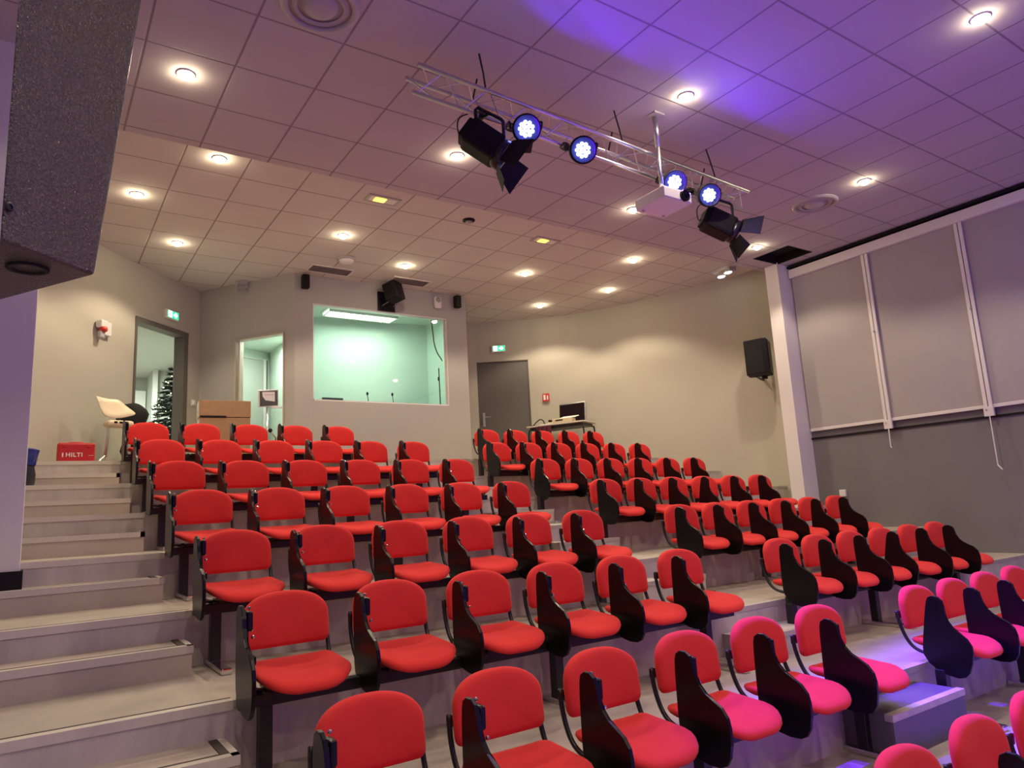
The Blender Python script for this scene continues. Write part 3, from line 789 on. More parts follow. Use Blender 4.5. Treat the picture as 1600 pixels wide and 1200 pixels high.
# ------------------------------------------------------------------ ceiling fittings
def diffuser(x, y, label):
    t = thing('air_diffuser', label, 'air vent', (x, y, ZF), 0, 'round ceiling air diffusers')
    bm = NB(); lathe(bm, [(0.255, 0.0), (0.250, -0.018), (0.215, -0.030), (0.200, -0.012), (0.205, 0.0)], seg=36, cap0=False, cap1=False); obj('outer_ring', bm, M_['grey_plastic'], t, True)
    bm = NB(); lathe(bm, [(0.185, -0.005), (0.165, -0.030), (0.145, -0.012)], seg=32, cap0=False, cap1=False); obj('middle_ring', bm, M_['grey_plastic'], t, True)
    bm = NB(); lathe(bm, [(0.12, -0.005), (0.10, -0.030), (0.06, -0.040), (0.01, -0.042)], seg=28, cap0=False); obj('centre_cone', bm, M_['grey_plastic'], t, True)
    bm = NB(); lathe(bm, [(0.205, -0.002), (0.205, -0.004)], seg=28); obj('dark_gap', bm, M_['vent'], t)
diffuser(1.41, 4.05, 'round ceiling air diffuser at the top edge, left of centre')
diffuser(7.37, 4.41, 'round ceiling air diffuser on the right, above the blinds')

def em_light(x, y, rot, label):
    t = thing('emergency_light', label, 'emergency light', (x, y, ZR), rot, 'recessed emergency lights')
    bm = NB(); b3(bm, -0.19, 0.19, -0.09, -0.06, -0.012, 0.0); b3(bm, -0.19, 0.19, 0.06, 0.09, -0.012, 0.0); b3(bm, -0.19, -0.155, -0.06, 0.06, -0.012, 0); b3(bm, 0.155, 0.19, -0.06, 0.06, -0.012, 0)
    obj('bezel', bm, M_['grey_plastic'], t)
    obj('diffuser', b3(NB(), -0.155, 0.155, -0.06, 0.06, -0.010, -0.004), M_['white'], t)
    obj('pilot_light', b3(NB(), -0.10, 0.03, -0.05, 0.05, -0.020, -0.008, 0.008), M_['amber'], t)
em_light(3.12, 6.95, 0.0, 'rectangular emergency light glowing amber, left of the ceiling sensor')
em_light(5.52, 7.14, 0.0, 'rectangular emergency light glowing amber, right of the ceiling sensor')
t = thing('ceiling_sensor', 'small dark round sensor between the two amber emergency lights', 'sensor', (4.27, 7.01, ZR))
bm = NB(); lathe(bm, [(0.075, 0), (0.075, -0.012), (0.05, -0.022)], seg=20); obj('ring', bm, M_['black_matt'], t, True)
bm = NB(); lathe(bm, [(0.045, -0.02), (0.035, -0.04), (0.01, -0.048)], seg=16); obj('dome', bm, M_['grey_plastic'], t, True)
t = thing('smoke_detector', 'round white smoke detector on the ceiling near the booth vent', 'smoke detector', (3.43, 8.88, ZR))
bm = NB(); lathe(bm, [(0.13, 0), (0.13, -0.02), (0.115, -0.03)], seg=24); obj('base', bm, M_['grey_plastic'], t, True)
bm = NB(); lathe(bm, [(0.10, -0.028), (0.09, -0.055), (0.05, -0.07)], seg=20); obj('cap', bm, M_['white'], t, True)
for x, lb in ((3.40, 'rectangular grey ceiling vent above the left part of the booth window'), (4.63, 'rectangular grey ceiling vent behind the central booth speaker')):
    t = thing('ceiling_vent', lb, 'air vent', (x, 9.42, ZR), 0, 'grey vents in front of the booth')
    bm = NB()
    for s in (-1, 1): b3(bm, s * 0.30 - 0.012, s * 0.30 + 0.012, -0.145, 0.145, -0.01, 0); b3(bm, -0.30, 0.30, s * 0.135 - 0.012, s * 0.135 + 0.012, -0.01, 0)
    obj('vent_frame', bm, M_['white'], t)
    bm = NB(); b3(bm, -0.29, 0.29, -0.125, 0.125, -0.004, -0.001)
    for k in range(9): box(bm, (0, -0.11 + 0.0275 * k, -0.008), (0.575, 0.014, 0.003), Matrix.Rotation(0.5, 3, 'X'))
    obj('slats', bm, M_['vent'], t)
t = thing('emergency_twin_light', 'twin-lens emergency light on the ceiling edge left of the column', 'emergency light', (8.86, 6.92, ZR))
obj('casing', box(NB(), (0, 0, -0.03), (0.12, 0.42, 0.06), Matrix.Rotation(math.radians(-20), 3, 'Z'), 0.01), M_['grey_plastic'], t)
for s in (-1, 1):
    o = Matrix.Rotation(math.radians(-20), 3, 'Z') @ Vector((-0.02, s * 0.10, -0.062))
    bm = NB(); sphere(bm, o, 0.05, 12, 8, (1.0, 1.3, 0.35)); obj('lens', bm, M_['signwhite'], t, True)

# ------------------------------------------------------------------ speakers
def small_speaker(x, z, label, w=0.10, h=0.20):
    t = thing('satellite_speaker', label, 'speaker', (x, YB, z), 0, 'small black speakers on the booth wall')
    obj('cabinet', box(NB(), (0, -0.085, 0), (w, 0.10, h), None, 0.012), M_['black_matt'], t)
    obj('grille', box(NB(), (0, -0.138, 0), (w * 0.85, 0.008, h * 0.88), None, 0.003), M_['black'], t)
    obj('wall_bracket', box(NB(), (0, -0.018, 0.0), (0.03, 0.036, 0.05)), M_['black_metal'], t)
small_speaker(3.12, 3.365, 'small black speaker on the booth wall top left corner')
small_speaker(5.60, 3.365, 'small black speaker on the booth wall top right corner')
t = thing('booth_speaker', 'larger black angled speaker on a bracket above the booth window', 'speaker', (4.42, YB, 3.30))
Rz = Matrix.Rotation(0.62, 3, 'Z') @ Matrix.Rotation(-0.25, 3, 'X')
obj('cabinet', box(NB(), (0, -0.22, 0.04), (0.24, 0.22, 0.27), Rz, 0.012), M_['black_matt'], t)
obj('grille', box(NB(), Vector((0, -0.22, 0.04)) + Rz @ Vector((0, -0.112, 0)), (0.21, 0.008, 0.24), Rz, 0.003), M_['black'], t)
obj('wall_plate', box(NB(), (-0.03, -0.008, -0.06), (0.28, 0.016, 0.30)), M_['black_matt'], t)
bm = NB(); tube(bm, [(-0.10, -0.02, -0.13), (-0.04, -0.22, -0.09)], 0.007, 6); tube(bm, [(0.08, -0.02, -0.13), (0.12, -0.20, -0.09)], 0.007, 6)
obj('support_rod', bm, M_['alu'], t)
t = thing('wall_siren', 'white oval wall siren beside the right booth speaker', 'siren', (5.27, YB, 3.33))
bm = NB(); box(bm, (0, -0.03, 0), (0.135, 0.06, 0.19), None, 0.035, 3); obj('body', bm, M_['white'], t, True)
bm = NB(); lathe(bm, [(0.045, 0), (0.04, 0.012), (0.012, 0.018)], (0, -0.058, 0.035), (0, -1, 0), 16); obj('sounder', bm, M_['vent'], t, True)
t = thing('ceiling_cable_tangle', 'small tangle of white wires hanging at the angled wall top', 'cable', (2.42, 10.38, 3.44))
bm = NB()
for k in range(6):
    pts = [(random.uniform(-0.09, 0.09), random.uniform(-0.04, 0.03), random.uniform(-0.12, 0.05)) for _ in range(6)]
    tube(bm, smooth_path([(0, 0, 0.06)] + pts, 5), 0.007, 5)
box(bm, (0.02, 0.0, 0.03), (0.11, 0.05, 0.06), None, 0.01)
obj('wires', bm, M_['grey_plastic'], t)

t = thing('wall_speaker', 'black loudspeaker on the curved wall next to the white column', 'speaker', (8.86, 6.52, 1.74))
fx = lambda u, v, t_: Vector((u, v, t_))
Rs = Matrix.Rotation(math.radians(28), 3, 'Z')
prof = [(-0.19, -0.10), (-0.16, -0.17), (0.16, -0.17), (0.19, -0.10), (0.12, 0.16), (-0.12, 0.16)]
bm = NB(); prism(bm, [(lambda q: (q.x, q.y))(Rs @ Vector((u, v, 0))) for u, v in prof], fx, 0.02, 0.54, 0.012); obj('cabinet', bm, M_['black_matt'], t)
obj('grille', box(NB(), Rs @ Vector((0, -0.176, 0.28)), (0.30, 0.012, 0.48), Rs, 0.004), M_['black'], t)
obj('badge', box(NB(), Rs @ Vector((-0.11, -0.184, 0.085)), (0.045, 0.006, 0.02), Rs), M_['alu'], t)
bm = NB(); box(bm, (0.12, 0.0, 0.0), (0.06, 0.06, 0.05)); tube(bm, [(0.0, 0.05, 0.02), (0.20, 0.16, 0.02), (0.42, 0.24, 0.02)], 0.018, 8)
obj('wall_bracket', bm, M_['black_metal'], t)

# big speaker close to the camera, hung from the ceiling
su = Vector((0.742, 0.670, 0.0)); sw = Vector((-0.527, 0.850, 0.0))
kb = Vector((-0.099, 2.225, 0.0))                      # back vertical edge of the right-hand side panel
ZB, ZT = 0.778, 2.32
def dep(z): return 0.315 + (z - ZB) * 0.137            # the front baffle leans out towards the top
def sp_pt(k, side, z):
    a = kb + su * (dep(z) * k)                         # along the right-hand side panel
    f = kb + su * dep(z) + sw * 0.495                  # far front corner
    r_ = kb + (f - kb) * 0.16                          # narrow rear panel
    return a * (1 - side) + (r_ + (f - r_) * k) * side + Vector((0, 0, z))
t = thing('stage_loudspeaker', 'big grey textured loudspeaker filling the top left corner, close to the camera', 'loudspeaker', (kb.x, kb.y, ZB))
off = Vector((kb.x, kb.y, ZB))
bm = NB()
vv = {}
for kk in (0, 1):
    for ss in (0, 1):
        for zz in (ZB, ZT): vv[(kk, ss, zz)] = bm.verts.new(sp_pt(kk, ss, zz) - off)
for q in (((0, 0, ZB), (1, 0, ZB), (1, 0, ZT), (0, 0, ZT)), ((1, 0, ZB), (1, 1, ZB), (1, 1, ZT), (1, 0, ZT)), ((1, 1, ZB), (0, 1, ZB), (0, 1, ZT), (1, 1, ZT)),
          ((0, 1, ZB), (0, 0, ZB), (0, 0, ZT), (0, 1, ZT)), ((0, 0, ZB), (0, 1, ZB), (1, 1, ZB), (1, 0, ZB)), ((0, 0, ZT), (1, 0, ZT), (1, 1, ZT), (0, 1, ZT))):
    bm.faces.new([vv[x] for x in q])
bmesh.ops.bevel(bm, geom=list(bm.edges), offset=0.012, segments=3, affect='EDGES', profile=0.5)
obj('cabinet', bm, M_['speaker_tex'], t)
bm = NB()
for a, b in ((0.06, 0.94),):
    P4 = [sp_pt(1, a, ZB + 0.03), sp_pt(1, b, ZB + 0.03), sp_pt(1, b, ZT - 0.03), sp_pt(1, a, ZT - 0.03)]
    nn = su.normalized()
    A_ = [bm.verts.new(p - off + nn * 0.001) for p in P4]; B_ = [bm.verts.new(p - off + nn * 0.016) for p in P4]
    for i in range(4): bm.faces.new((A_[i], A_[(i + 1) % 4], B_[(i + 1) % 4], B_[i]))
    bm.faces.new(B_); bm.faces.new(A_[::-1])
obj('front_grille', bm, M_['grey_plastic'], t)
bm = NB()
c = sp_pt(0.5, 0.42, ZB) - off
lathe(bm, [(0.055, 0.0), (0.055, -0.006), (0.042, -0.006), (0.036, 0.004)], c, (0, 0, 1), 24, cap0=False, cap1=False)
obj('pole_socket', bm, M_['black_matt'], t, True)
bm = NB()
sn = Vector((0.670, -0.742, 0.0))
for zz, kk in ((ZB + 0.10, 0.055), (ZB + 0.75, 0.055)):
    c = sp_pt(kk, 0, zz) - off
    lathe(bm, [(0.013, 0.0), (0.013, 0.004), (0.008, 0.005), (0.007, 0.002)], c, sn, 14, cap0=False)
obj('screw', bm, M_['black_metal'], t)
bm = NB(); c = sp_pt(0.5, 0.5, ZT) - off
tube(bm, [c, c + Vector((0, 0, ZF - ZT))], 0.022, 12); box(bm, c + Vector((0, 0, 0.01)), (0.16, 0.16, 0.02)); box(bm, c + Vector((0, 0, ZF - ZT - 0.01)), (0.16, 0.16, 0.02))
obj('ceiling_bracket', bm, M_['black_metal'], t)

# ------------------------------------------------------------------ signs and wall devices
def exit_sign(loc, R, label):
    t = thing('exit_sign', label, 'exit sign', loc, 0, 'green exit signs'); t.scale = (0.86, 0.86, 0.86)
    obj('casing', box(NB(), R @ Vector((0, -0.025, 0)), (0.30, 0.05, 0.15), R, 0.008), M_['white'], t)
    obj('panel', box(NB(), R @ Vector((0.01, -0.052, 0.006)), (0.26, 0.006, 0.115), R), M_['signgreen'], t)
    def q(u, v, tt): return R @ Vector((u, -0.056 - tt, v + 0.006))
    bm = NB()        # running figure in a bright doorway
    prism(bm, [(-0.105, -0.05), (-0.022, -0.05), (-0.022, 0.05), (-0.105, 0.05)], q, 0, 0.002)
    obj('pictogram_door', bm, M_['signwhite'], t)
    bm = NB()
    prism(bm, [(-0.072, 0.012), (-0.052, 0.018), (-0.055, -0.012), (-0.040, -0.040), (-0.048, -0.044), (-0.066, -0.016), (-0.085, -0.036), (-0.092, -0.030), (-0.074, -0.008)], q, 0.002, 0.004)
    prism(bm, [(-0.062 + 0.010 * math.cos(k * PI / 4), 0.030 + 0.010 * math.sin(k * PI / 4)) for k in range(8)], q, 0.002, 0.004)
    obj('pictogram_figure', bm, M_['signgreen'], t)
    bm = NB(); prism(bm, [(0.022, 0.0165), (0.060, 0.0165), (0.060, 0.046), (0.112, 0.0), (0.060, -0.046), (0.060, -0.0165), (0.022, -0.0165)], q, 0, 0.002)
    obj('arrow', bm, M_['signwhite'], t)
exit_sign(tuple(dpt(0.66, 0.0, 2.955)), R_d, 'green exit sign above the dark lobby doorway on the left')
exit_sign(tuple(bpt(0.42, 0.0, 2.965)), R_b, 'green exit sign above the grey door in the curved wall')

lw0 = Vector((0.5, 9.64, 0)); lwd = (ld0 - lw0).normalized(); lwn = Vector((-lwd.y, lwd.x, 0)); R_l = Matrix((lwd, lwn, Vector((0, 0, 1)))).transposed()
def lpt(s, t_, z): return lw0 + lwd * s + lwn * t_ + Vector((0, 0, z))
t = thing('fire_alarm', 'white wall alarm with red flasher on the left wall above the white chair', 'alarm', tuple(lpt(0.20, 0.0, 2.46)))
obj('back_box', box(NB(), R_l @ Vector((0.05, -0.025, 0.0)), (0.13, 0.05, 0.17), R_l, 0.008), M_['white'], t)
bm = NB(); box(bm, R_l @ Vector((-0.065, -0.055, 0.03)), (0.12, 0.09, 0.10), R_l, 0.02); obj('sounder', bm, M_['white'], t)
bm = NB(); sphere(bm, R_l @ Vector((-0.065, -0.075, -0.035)), 0.05, 12, 8, (1, 1, 0.8)); obj('flasher', bm, M_['signred'], t, True)
bm = NB(); box(bm, R_l @ Vector((-0.075, -0.06, -0.10)), (0.08, 0.05, 0.09), R_l, 0.015); obj('flasher_base', bm, M_['grey_plastic'], t)
t = thing('light_switch', 'small white light switch right of the lobby doorway', 'light switch', (1.915, 11.045, 1.78))
obj('plate', box(NB(), (0, -0.008, 0), (0.09, 0.016, 0.09), R_d, 0.004), M_['white'], t)
obj('rocker', box(NB(), (0.008, -0.018, 0), (0.045, 0.012, 0.05), R_d, 0.003), M_['paper'], t)
# extinguisher sign on the curved wall
sp0, sp1 = Vector((7.56, 10.53, 0)), Vector((8.2, 9.82, 0)); sd = (sp1 - sp0).normalized(); sn2 = Vector((-sd.y, sd.x, 0)); R_s = Matrix((sd, sn2, Vector((0, 0, 1)))).transposed()
def spt(s, t_, z): return sp0 + sd * s + sn2 * t_ + Vector((0, 0, z))
t = thing('extinguisher_sign', 'small red fire extinguisher sign on the curved wall above the table', 'sign', tuple(spt(0.30, -0.02, 1.99)))
obj('plate', box(NB(), R_s @ Vector((0, -0.006, 0)), (0.125, 0.006, 0.145), R_s), M_['signred'], t)
def q2(u, v, tt): return R_s @ Vector((u, -0.010 - tt, v))
bm = NB(); prism(bm, [(-0.045, -0.045), (-0.008, -0.045), (-0.008, 0.05), (-0.045, 0.05)], q2, 0, 0.002); prism(bm, [(0.016, -0.045), (0.040, -0.045), (0.040, 0.02), (0.034, 0.038), (0.022, 0.038), (0.016, 0.02)], q2, 0, 0.002)
obj('pictogram', bm, M_['paper'], t)

# ------------------------------------------------------------------ things on the top landing
ZL = Zf(7)
t = thing('tool_case', 'red plastic tool case with white lettering at the top of the stairs', 'tool case', (0.40, 9.03, ZL), math.radians(2))
obj('body', box(NB(), (0, 0, 0.115), (0.35, 0.13, 0.23), None, 0.022, 3), M_['red_case'], t)
bm = NB(); tube(bm, smooth_path([(-0.07, 0, 0.225), (-0.06, 0, 0.236), (0.06, 0, 0.236), (0.07, 0, 0.225)], 4), 0.008, 8); obj('handle', bm, M_['red_case'], t)
bm = NB()
for x in (-0.11, 0.11): box(bm, (x, -0.067, 0.195), (0.035, 0.008, 0.03), None, 0.003)
obj('latch', bm, M_['red_case'], t)
fc = bpy.data.curves.new('lettering', 'FONT'); fc.body = 'HILTI'; fc.size = 0.062; fc.extrude = 0.001; fc.offset = 0.0012; fc.space_character = 1.12
fc.align_x = 'CENTER'; fc.align_y = 'CENTER'; fc.materials.append(M_['paper'])
tmp_ = bpy.data.objects.new('lettering_curve', fc); C.objects.link(tmp_); me_ = bpy.data.meshes.new_from_object(tmp_); bpy.data.objects.remove(tmp_)
fo = bpy.data.objects.new('lettering', me_); C.objects.link(fo); fo.parent = t; fo.location = (-0.02, -0.0665, 0.098); fo.rotation_euler = (PI / 2, 0, 0)
bm = NB(); box(bm, (0.135, -0.0665, 0.093), (0.05, 0.002, 0.004)); box(bm, (-0.125, -0.0665, 0.098), (0.012, 0.002, 0.045)); obj('logo_bars', bm, M_['paper'], t)

t = thing('rubbish_bag', 'blue and dark plastic bag leaning by the wall left of the top stairs', 'bag', (-0.115, 7.93, Zf(6)))
bm = NB(); n = 18
prof = [(0.13, 0.0), (0.15, 0.03), (0.155, 0.12), (0.15, 0.20), (0.135, 0.245)]
def bagring(prof, amp, z0=0.0):
    bm = NB(); rings = []
    for (r_, h) in prof:
        rings.append([bm.verts.new(Vector((r_ * (1 + amp * math.sin(5 * k * 2 * PI / 18 + h * 20)) * math.cos(2 * PI * k / 18), r_ * (1 + amp * math.cos(3 * k * 2 * PI / 18 + h * 13)) * math.sin(2 * PI * k / 18), h + z0))) for k in range(18)])
    for i in range(len(rings) - 1):
        for k in range(18): bm.faces.new((rings[i][k], rings[i][(k + 1) % 18], rings[i + 1][(k + 1) % 18], rings[i + 1][k]))
    bm.faces.new(rings[0][::-1]); bm.faces.new(rings[-1]); return bm
obj('bag_body', bagring(prof, 0.05), M_['dark_bag'], t, True)
obj('bag_liner', bagring([(0.158, 0.20), (0.170, 0.26), (0.175, 0.345), (0.14, 0.36), (0.10, 0.33)], 0.06), M_['blue_bag'], t)

# white shell chair with a dark jacket on it
t = thing('shell_chair', 'tilted cream plastic shell chair on metal legs by the left wall', 'chair', (0.745, 9.22, ZL)); t.scale = (1.12, 1.12, 1.03)
Rb = Matrix.Rotation(math.radians(12), 3, 'Z') @ Matrix.Rotation(math.radians(66), 3, 'X')
bm = NB(); bsh = smooth_path([Vector(p) for p in ((-0.15, 0.15, 0.05), (-0.03, 0.135, 0.0), (0.06, 0.13, 0.0), (0.125, 0.06, 0.0), (0.20, -0.05, 0), (0.14, -0.085, 0), (0.03, -0.105, 0), (-0.05, -0.095, 0), (-0.10, -0.05, 0.02), (-0.15, 0.15, 0.05))], 3)[:-1]
pad(bm, [(p.x, p.y) for p in bsh], lambda u, v, h: Rb @ Vector((u, v, h + 0.9 * (u * u + v * v))) + Vector((0.0, 0.0, 0.612)), [(0.97, -0.009), (1.0, -0.003), (1.0, 0.003), (0.97, 0.008), (0.5, 0.008)])
obj('backrest', bm, M_['cream'], t, True)
bm = NB(); box(bm, (0.06, -0.01, 0.455), (0.25, 0.16, 0.075), Matrix.Rotation(math.radians(14), 3, 'Z'), 0.03, 3); se = obj('seat', bm, M_['cream'], t, True)
bm = NB(); Rz14 = Matrix.Rotation(math.radians(14), 3, 'Z')
for k in (-0.055, 0.02): box(bm, Vector((0.06, -0.01, 0.46)) + Rz14 @ Vector((k, -0.081, 0.006)), (0.03 if k < 0 else 0.08, 0.006, 0.022), Rz14)
obj('slot', bm, M_['black_matt'], se)
obj('back_support', tube(NB(), [(0.08, 0.06, 0.47), (0.04, 0.05, 0.60)], 0.012, 8), M_['black_metal'], t)
for (x0_, y0_, x1_, y1_) in ((-0.03, -0.06, -0.14, -0.20), (0.15, -0.03, 0.20, -0.12), (-0.03, 0.05, -0.06, 0.12), (0.15, 0.06, 0.20, 0.12)):
    obj('leg', tube(NB(), [(x0_, y0_, 0.43), (x0_ + (x1_ - x0_) * 0.3, y0_ + (y1_ - y0_) * 0.3, 0.10), (x1_, y1_, 0.0)], 0.011, 8), M_['alu'], t)
t = thing('jacket', 'black jacket heaped up beside the lobby doorway, next to the cream chair', 'jacket', (1.03, 9.62, ZL))
bm = NB(); sphere(bm, (-0.04, 0.0, 0.60), 0.20, 18, 12, (0.85, 0.75, 0.95))
for v in bm.verts: v.co += Vector((0.015 * math.sin(v.co.z * 31), 0.02 * math.sin(v.co.x * 40), 0.012 * math.sin(v.co.x * 27)))
obj('hood', bm, M_['cloth'], t, True)
bm = NB(); sphere(bm, (0.03, 0.0, 0.27), 0.28, 18, 14, (0.62, 0.62, 1.02))
for v in bm.verts:
    v.co += Vector((0.02 * math.sin(v.co.z * 23), 0.02 * math.sin(v.co.x * 31), 0.01 * math.sin(v.co.x * 19)))
    v.co.z = max(v.co.z, 0.002)
obj('body', bm, M_['cloth'], t, True)

def carton(x, y, z, sx, sy, sz, rz, label):
    t = thing('cardboard_box', label, 'box', (x, y, z), rz, 'cardboard boxes')
    obj('carton', box(NB(), (0, 0, sz / 2), (sx, sy, sz), None, 0.004), M_['card'], t)
    bm = NB(); box(bm, (0, -0.02, sz + 0.003), (sx, sy * 0.45, 0.004)); box(bm, (0, sy * 0.25, sz + 0.003), (sx, sy * 0.46, 0.004))
    obj('flap', bm, M_['card'], t)
    bm = NB(); box(bm, (0.0, 0.0, sz + 0.006), (sx, 0.05, 0.001)); box(bm, (-sx / 2 - 0.001, 0, sz * 0.75), (0.001, 0.05, sz * 0.5)); obj('tape', bm, M_['tan'], t)
    return t
carton(2.02, 9.55, ZL, 0.60, 0.36, 0.60, math.radians(-6), 'brown cardboard box under another box, left of the booth doorway')
tc_ = carton(2.02, 9.55, ZL + 0.608, 0.61, 0.36, 0.21, math.radians(-6), 'flatter brown cardboard box on top of the other box')
bm = NB(); box(bm, (-0.14, -0.184, 0.006), (0.30, 0.006, 0.022)); obj('dark_gap', bm, M_['black_matt'], tc_)

# fir tree with fairy lights in the lobby
t = thing('christmas_tree', 'dark artificial Christmas tree with warm fairy lights seen through the lobby doorway', 'tree', (1.78, 11.95, ZL))
bm = NB(); rnd = random.Random(3)
H = 1.76
for L_ in range(22):
    f = L_ / 21.0; z = 0.22 + f * (H - 0.28); R_ = 0.44 * (1 - f) ** 0.85 + 0.03
    nb_ = max(7, int(17 * (1 - f) + 6))
    for k in range(nb_):
        th = 2 * PI * (k + rnd.random() * 0.7) / nb_; ln = R_ * rnd.uniform(0.82, 1.10)
        d = Vector((math.cos(th), math.sin(th), rnd.uniform(-0.30, 0.02)))
        b0 = Vector((0, 0, z)); s_ = Vector((-math.sin(th), math.cos(th), 0))
        for q_ in range(7):
            p = b0 + d * ln * (0.25 + 0.75 * q_ / 6)
            for sg in (-1, 0, 1):
                tip = p + (d * 0.6 + s_ * sg * 0.8 + Vector((0, 0, rnd.uniform(-0.15, 0.5)))).normalized() * 0.075
                w_ = (d.cross(s_)).normalized() * 0.011; w2 = s_ * 0.011
                a1 = bm.verts.new(p + w_); a2 = bm.verts.new(p - w_ + w2); a3 = bm.verts.new(p - w2); a4 = bm.verts.new(tip)
                bm.faces.new((a1, a2, a4)); bm.faces.new((a2, a3, a4)); bm.faces.new((a3, a1, a4))
obj('foliage', bm, M_['tree'], t)
obj('trunk', tube(NB(), [(0, 0, 0.0), (0, 0, H - 0.1)], [0.03, 0.012], 8), M_['bark'], t)
bm = NB(); lathe(bm, [(0.20, 0.0), (0.19, 0.03), (0.04, 0.06)], seg=16); obj('stand', bm, M_['black_matt'], t)
bm = NB()
for k in range(64):
    f = (k + 0.5) / 64; z = 0.28 + f * (H - 0.36); R_ = 0.41 * (1 - (z - 0.22) / (H - 0.28)) ** 0.85 + 0.045
    th = k * 2.4 + rnd.random()
    sphere(bm, (R_ * math.cos(th), R_ * math.sin(th), z), rnd.uniform(0.006, 0.011), 6, 5)
o = obj('fairy_light', bm, M_['fairy'], t); o['kind'] = 'stuff'

# monitor on a stand in front of the booth doorway, microphone
t = thing('monitor_stand', 'white framed tilted monitor on a pole in front of the booth doorway', 'monitor', (2.66, 9.86, ZL))
Rm = Matrix.Rotation(math.radians(10), 3, 'Z') @ Matrix.Rotation(math.radians(-7), 3, 'Y') @ Matrix.Rotation(math.radians(12), 3, 'X')
cM = Vector((0.0, 0.0, 0.955))
obj('casing', box(NB(), cM, (0.285, 0.035, 0.235), Rm, 0.006), M_['white'], t)
obj('screen', box(NB(), cM + Rm @ Vector((0, -0.019, 0)), (0.255, 0.004, 0.205), Rm), M_['screen'], t)
def q3(u, v, tt): return cM + Rm @ Vector((u, -0.022 - tt, v))
bm = NB(); prism(bm, [(-0.095, 0.09), (0.085, 0.085), (0.085, -0.05), (-0.05, -0.025), (-0.09, 0.03)], q3, 0, 0.002); obj('paper_sheet', bm, M_['paper'], t)
bm = NB(); prism(bm, [(-0.06, 0.055), (0.07, 0.05), (0.07, 0.042), (-0.06, 0.047)], q3, 0.002, 0.004); obj('printed_line', bm, M_['grey_plastic'], t)
obj('pole', tube(NB(), [(0, 0.03, 0.0), (0, 0.03, 0.90)], 0.014, 10), M_['alu'], t, True)
bm = NB(); lathe(bm, [(0.15, 0), (0.15, 0.012), (0.03, 0.03)], (0, 0.03, 0), seg=20); obj('base', bm, M_['black_metal'], t)
obj('side_arm', box(NB(), (0.13, 0.03, 0.835), (0.16, 0.03, 0.02)), M_['white'], t)
t = thing('microphone', 'black microphone on a short stand behind the back row chairs', 'microphone', (2.61, 9.42, ZL))
bm = NB(); tube(bm, [(0.03, 0, 0.36), (-0.03, 0, 0.44)], 0.012, 8); obj('body', bm, M_['tan'], t, True)
bm = NB(); sphere(bm, (-0.04, 0, 0.455), 0.028, 12, 8); obj('windshield', bm, M_['black_matt'], t, True)
bm = NB(); tube(bm, [(0.03, 0, 0.0), (0.03, 0, 0.37)], 0.008, 8); lathe(bm, [(0.09, 0), (0.09, 0.012), (0.02, 0.02)], (0.03, 0, 0), seg=18); obj('stand', bm, M_['black_metal'], t)

# table against the curved wall
tdir = Vector((0.42, -0.907, 0)); tn = Vector((0.907, 0.42, 0))
Rt = Matrix((tdir, tn, Vector((0, 0, 1)))).transposed()
t = thing('side_table', 'cream topped side table with dark legs against the curved wall', 'table', (7.64, 9.77, ZL), math.atan2(tdir.y, tdir.x))
obj('tabletop', box(NB(), (0, 0, 0.675), (1.12, 0.50, 0.028), None, 0.01), M_['table'], t)
obj('apron', box(NB(), (0, 0, 0.635), (1.0, 0.42, 0.05)), M_['black_metal'], t)
for sx in (-1, 1):
    for sy in (-1, 1):
        obj('leg', tube(NB(), smooth_path([(sx * 0.42, sy * 0.20, 0.645), (sx * 0.50, sy * 0.21, 0.62), (sx * 0.53, sy * 0.215, 0.54), (sx * 0.54, sy * 0.22, 0.0)], 4), 0.014, 8), M_['black_metal'], t, True)
def tp(u, v, z): return Vector((7.64, 9.77, ZL)) + tdir * u + tn * v + Vector((0, 0, z))
rz = math.atan2(tdir.y, tdir.x)
t = thing('flight_case', 'open black foam lined case with a pale metal rim standing on the table', 'case', tuple(tp(0.18, 0.12, 0.69)), rz)
obj('rim', box(NB(), (0, 0.02, 0.19), (0.52, 0.07, 0.37), Matrix.Rotation(-0.10, 3, 'X'), 0.02), M_['alu'], t)
obj('foam_lining', box(NB(), (0, -0.018, 0.19), (0.475, 0.03, 0.325), Matrix.Rotation(-0.10, 3, 'X'), 0.012), M_['foam'], t)
bm = NB(); rnd = random.Random(5)
for j in range(3):
    for k in range(9):
        if rnd.random() < 0.75: box(bm, (-0.20 + 0.048 * k, -0.036 + 0.01 * j, 0.10 + 0.09 * j), (0.012, 0.008, 0.022))
obj('connector', bm, M_['tan'], t)
t = thing('desk_printer', 'small cream device with an open lid on the table in front of the case', 'device', tuple(tp(0.12, -0.12, 0.69)), rz)
obj('body', box(NB(), (0, 0, 0.04), (0.36, 0.20, 0.075), None, 0.012), M_['cream'], t)
obj('lid', box(NB(), (0.09, 0.03, 0.10), (0.30, 0.18, 0.012), Matrix.Rotation(0.25, 3, 'X'), 0.004), M_['paper'], t)
bm = NB(); box(bm, (-0.04, -0.102, 0.05), (0.14, 0.006, 0.02)); obj('slot', bm, M_['black_matt'], t)
t = thing('telephone', 'small cream desk telephone on the table left of the open case', 'telephone', tuple(tp(-0.19, 0.08, 0.69)), rz)
obj('base', box(NB(), (0, 0, 0.03), (0.15, 0.18, 0.06), None, 0.015), M_['cream'], t)
obj('handset', box(NB(), (-0.03, 0.0, 0.085), (0.05, 0.19, 0.035), None, 0.012), M_['black_matt'], t)
t = thing('black_cable', 'looped black cable on the left end of the side table', 'cable', tuple(tp(-0.40, -0.02, 0.69)), rz)
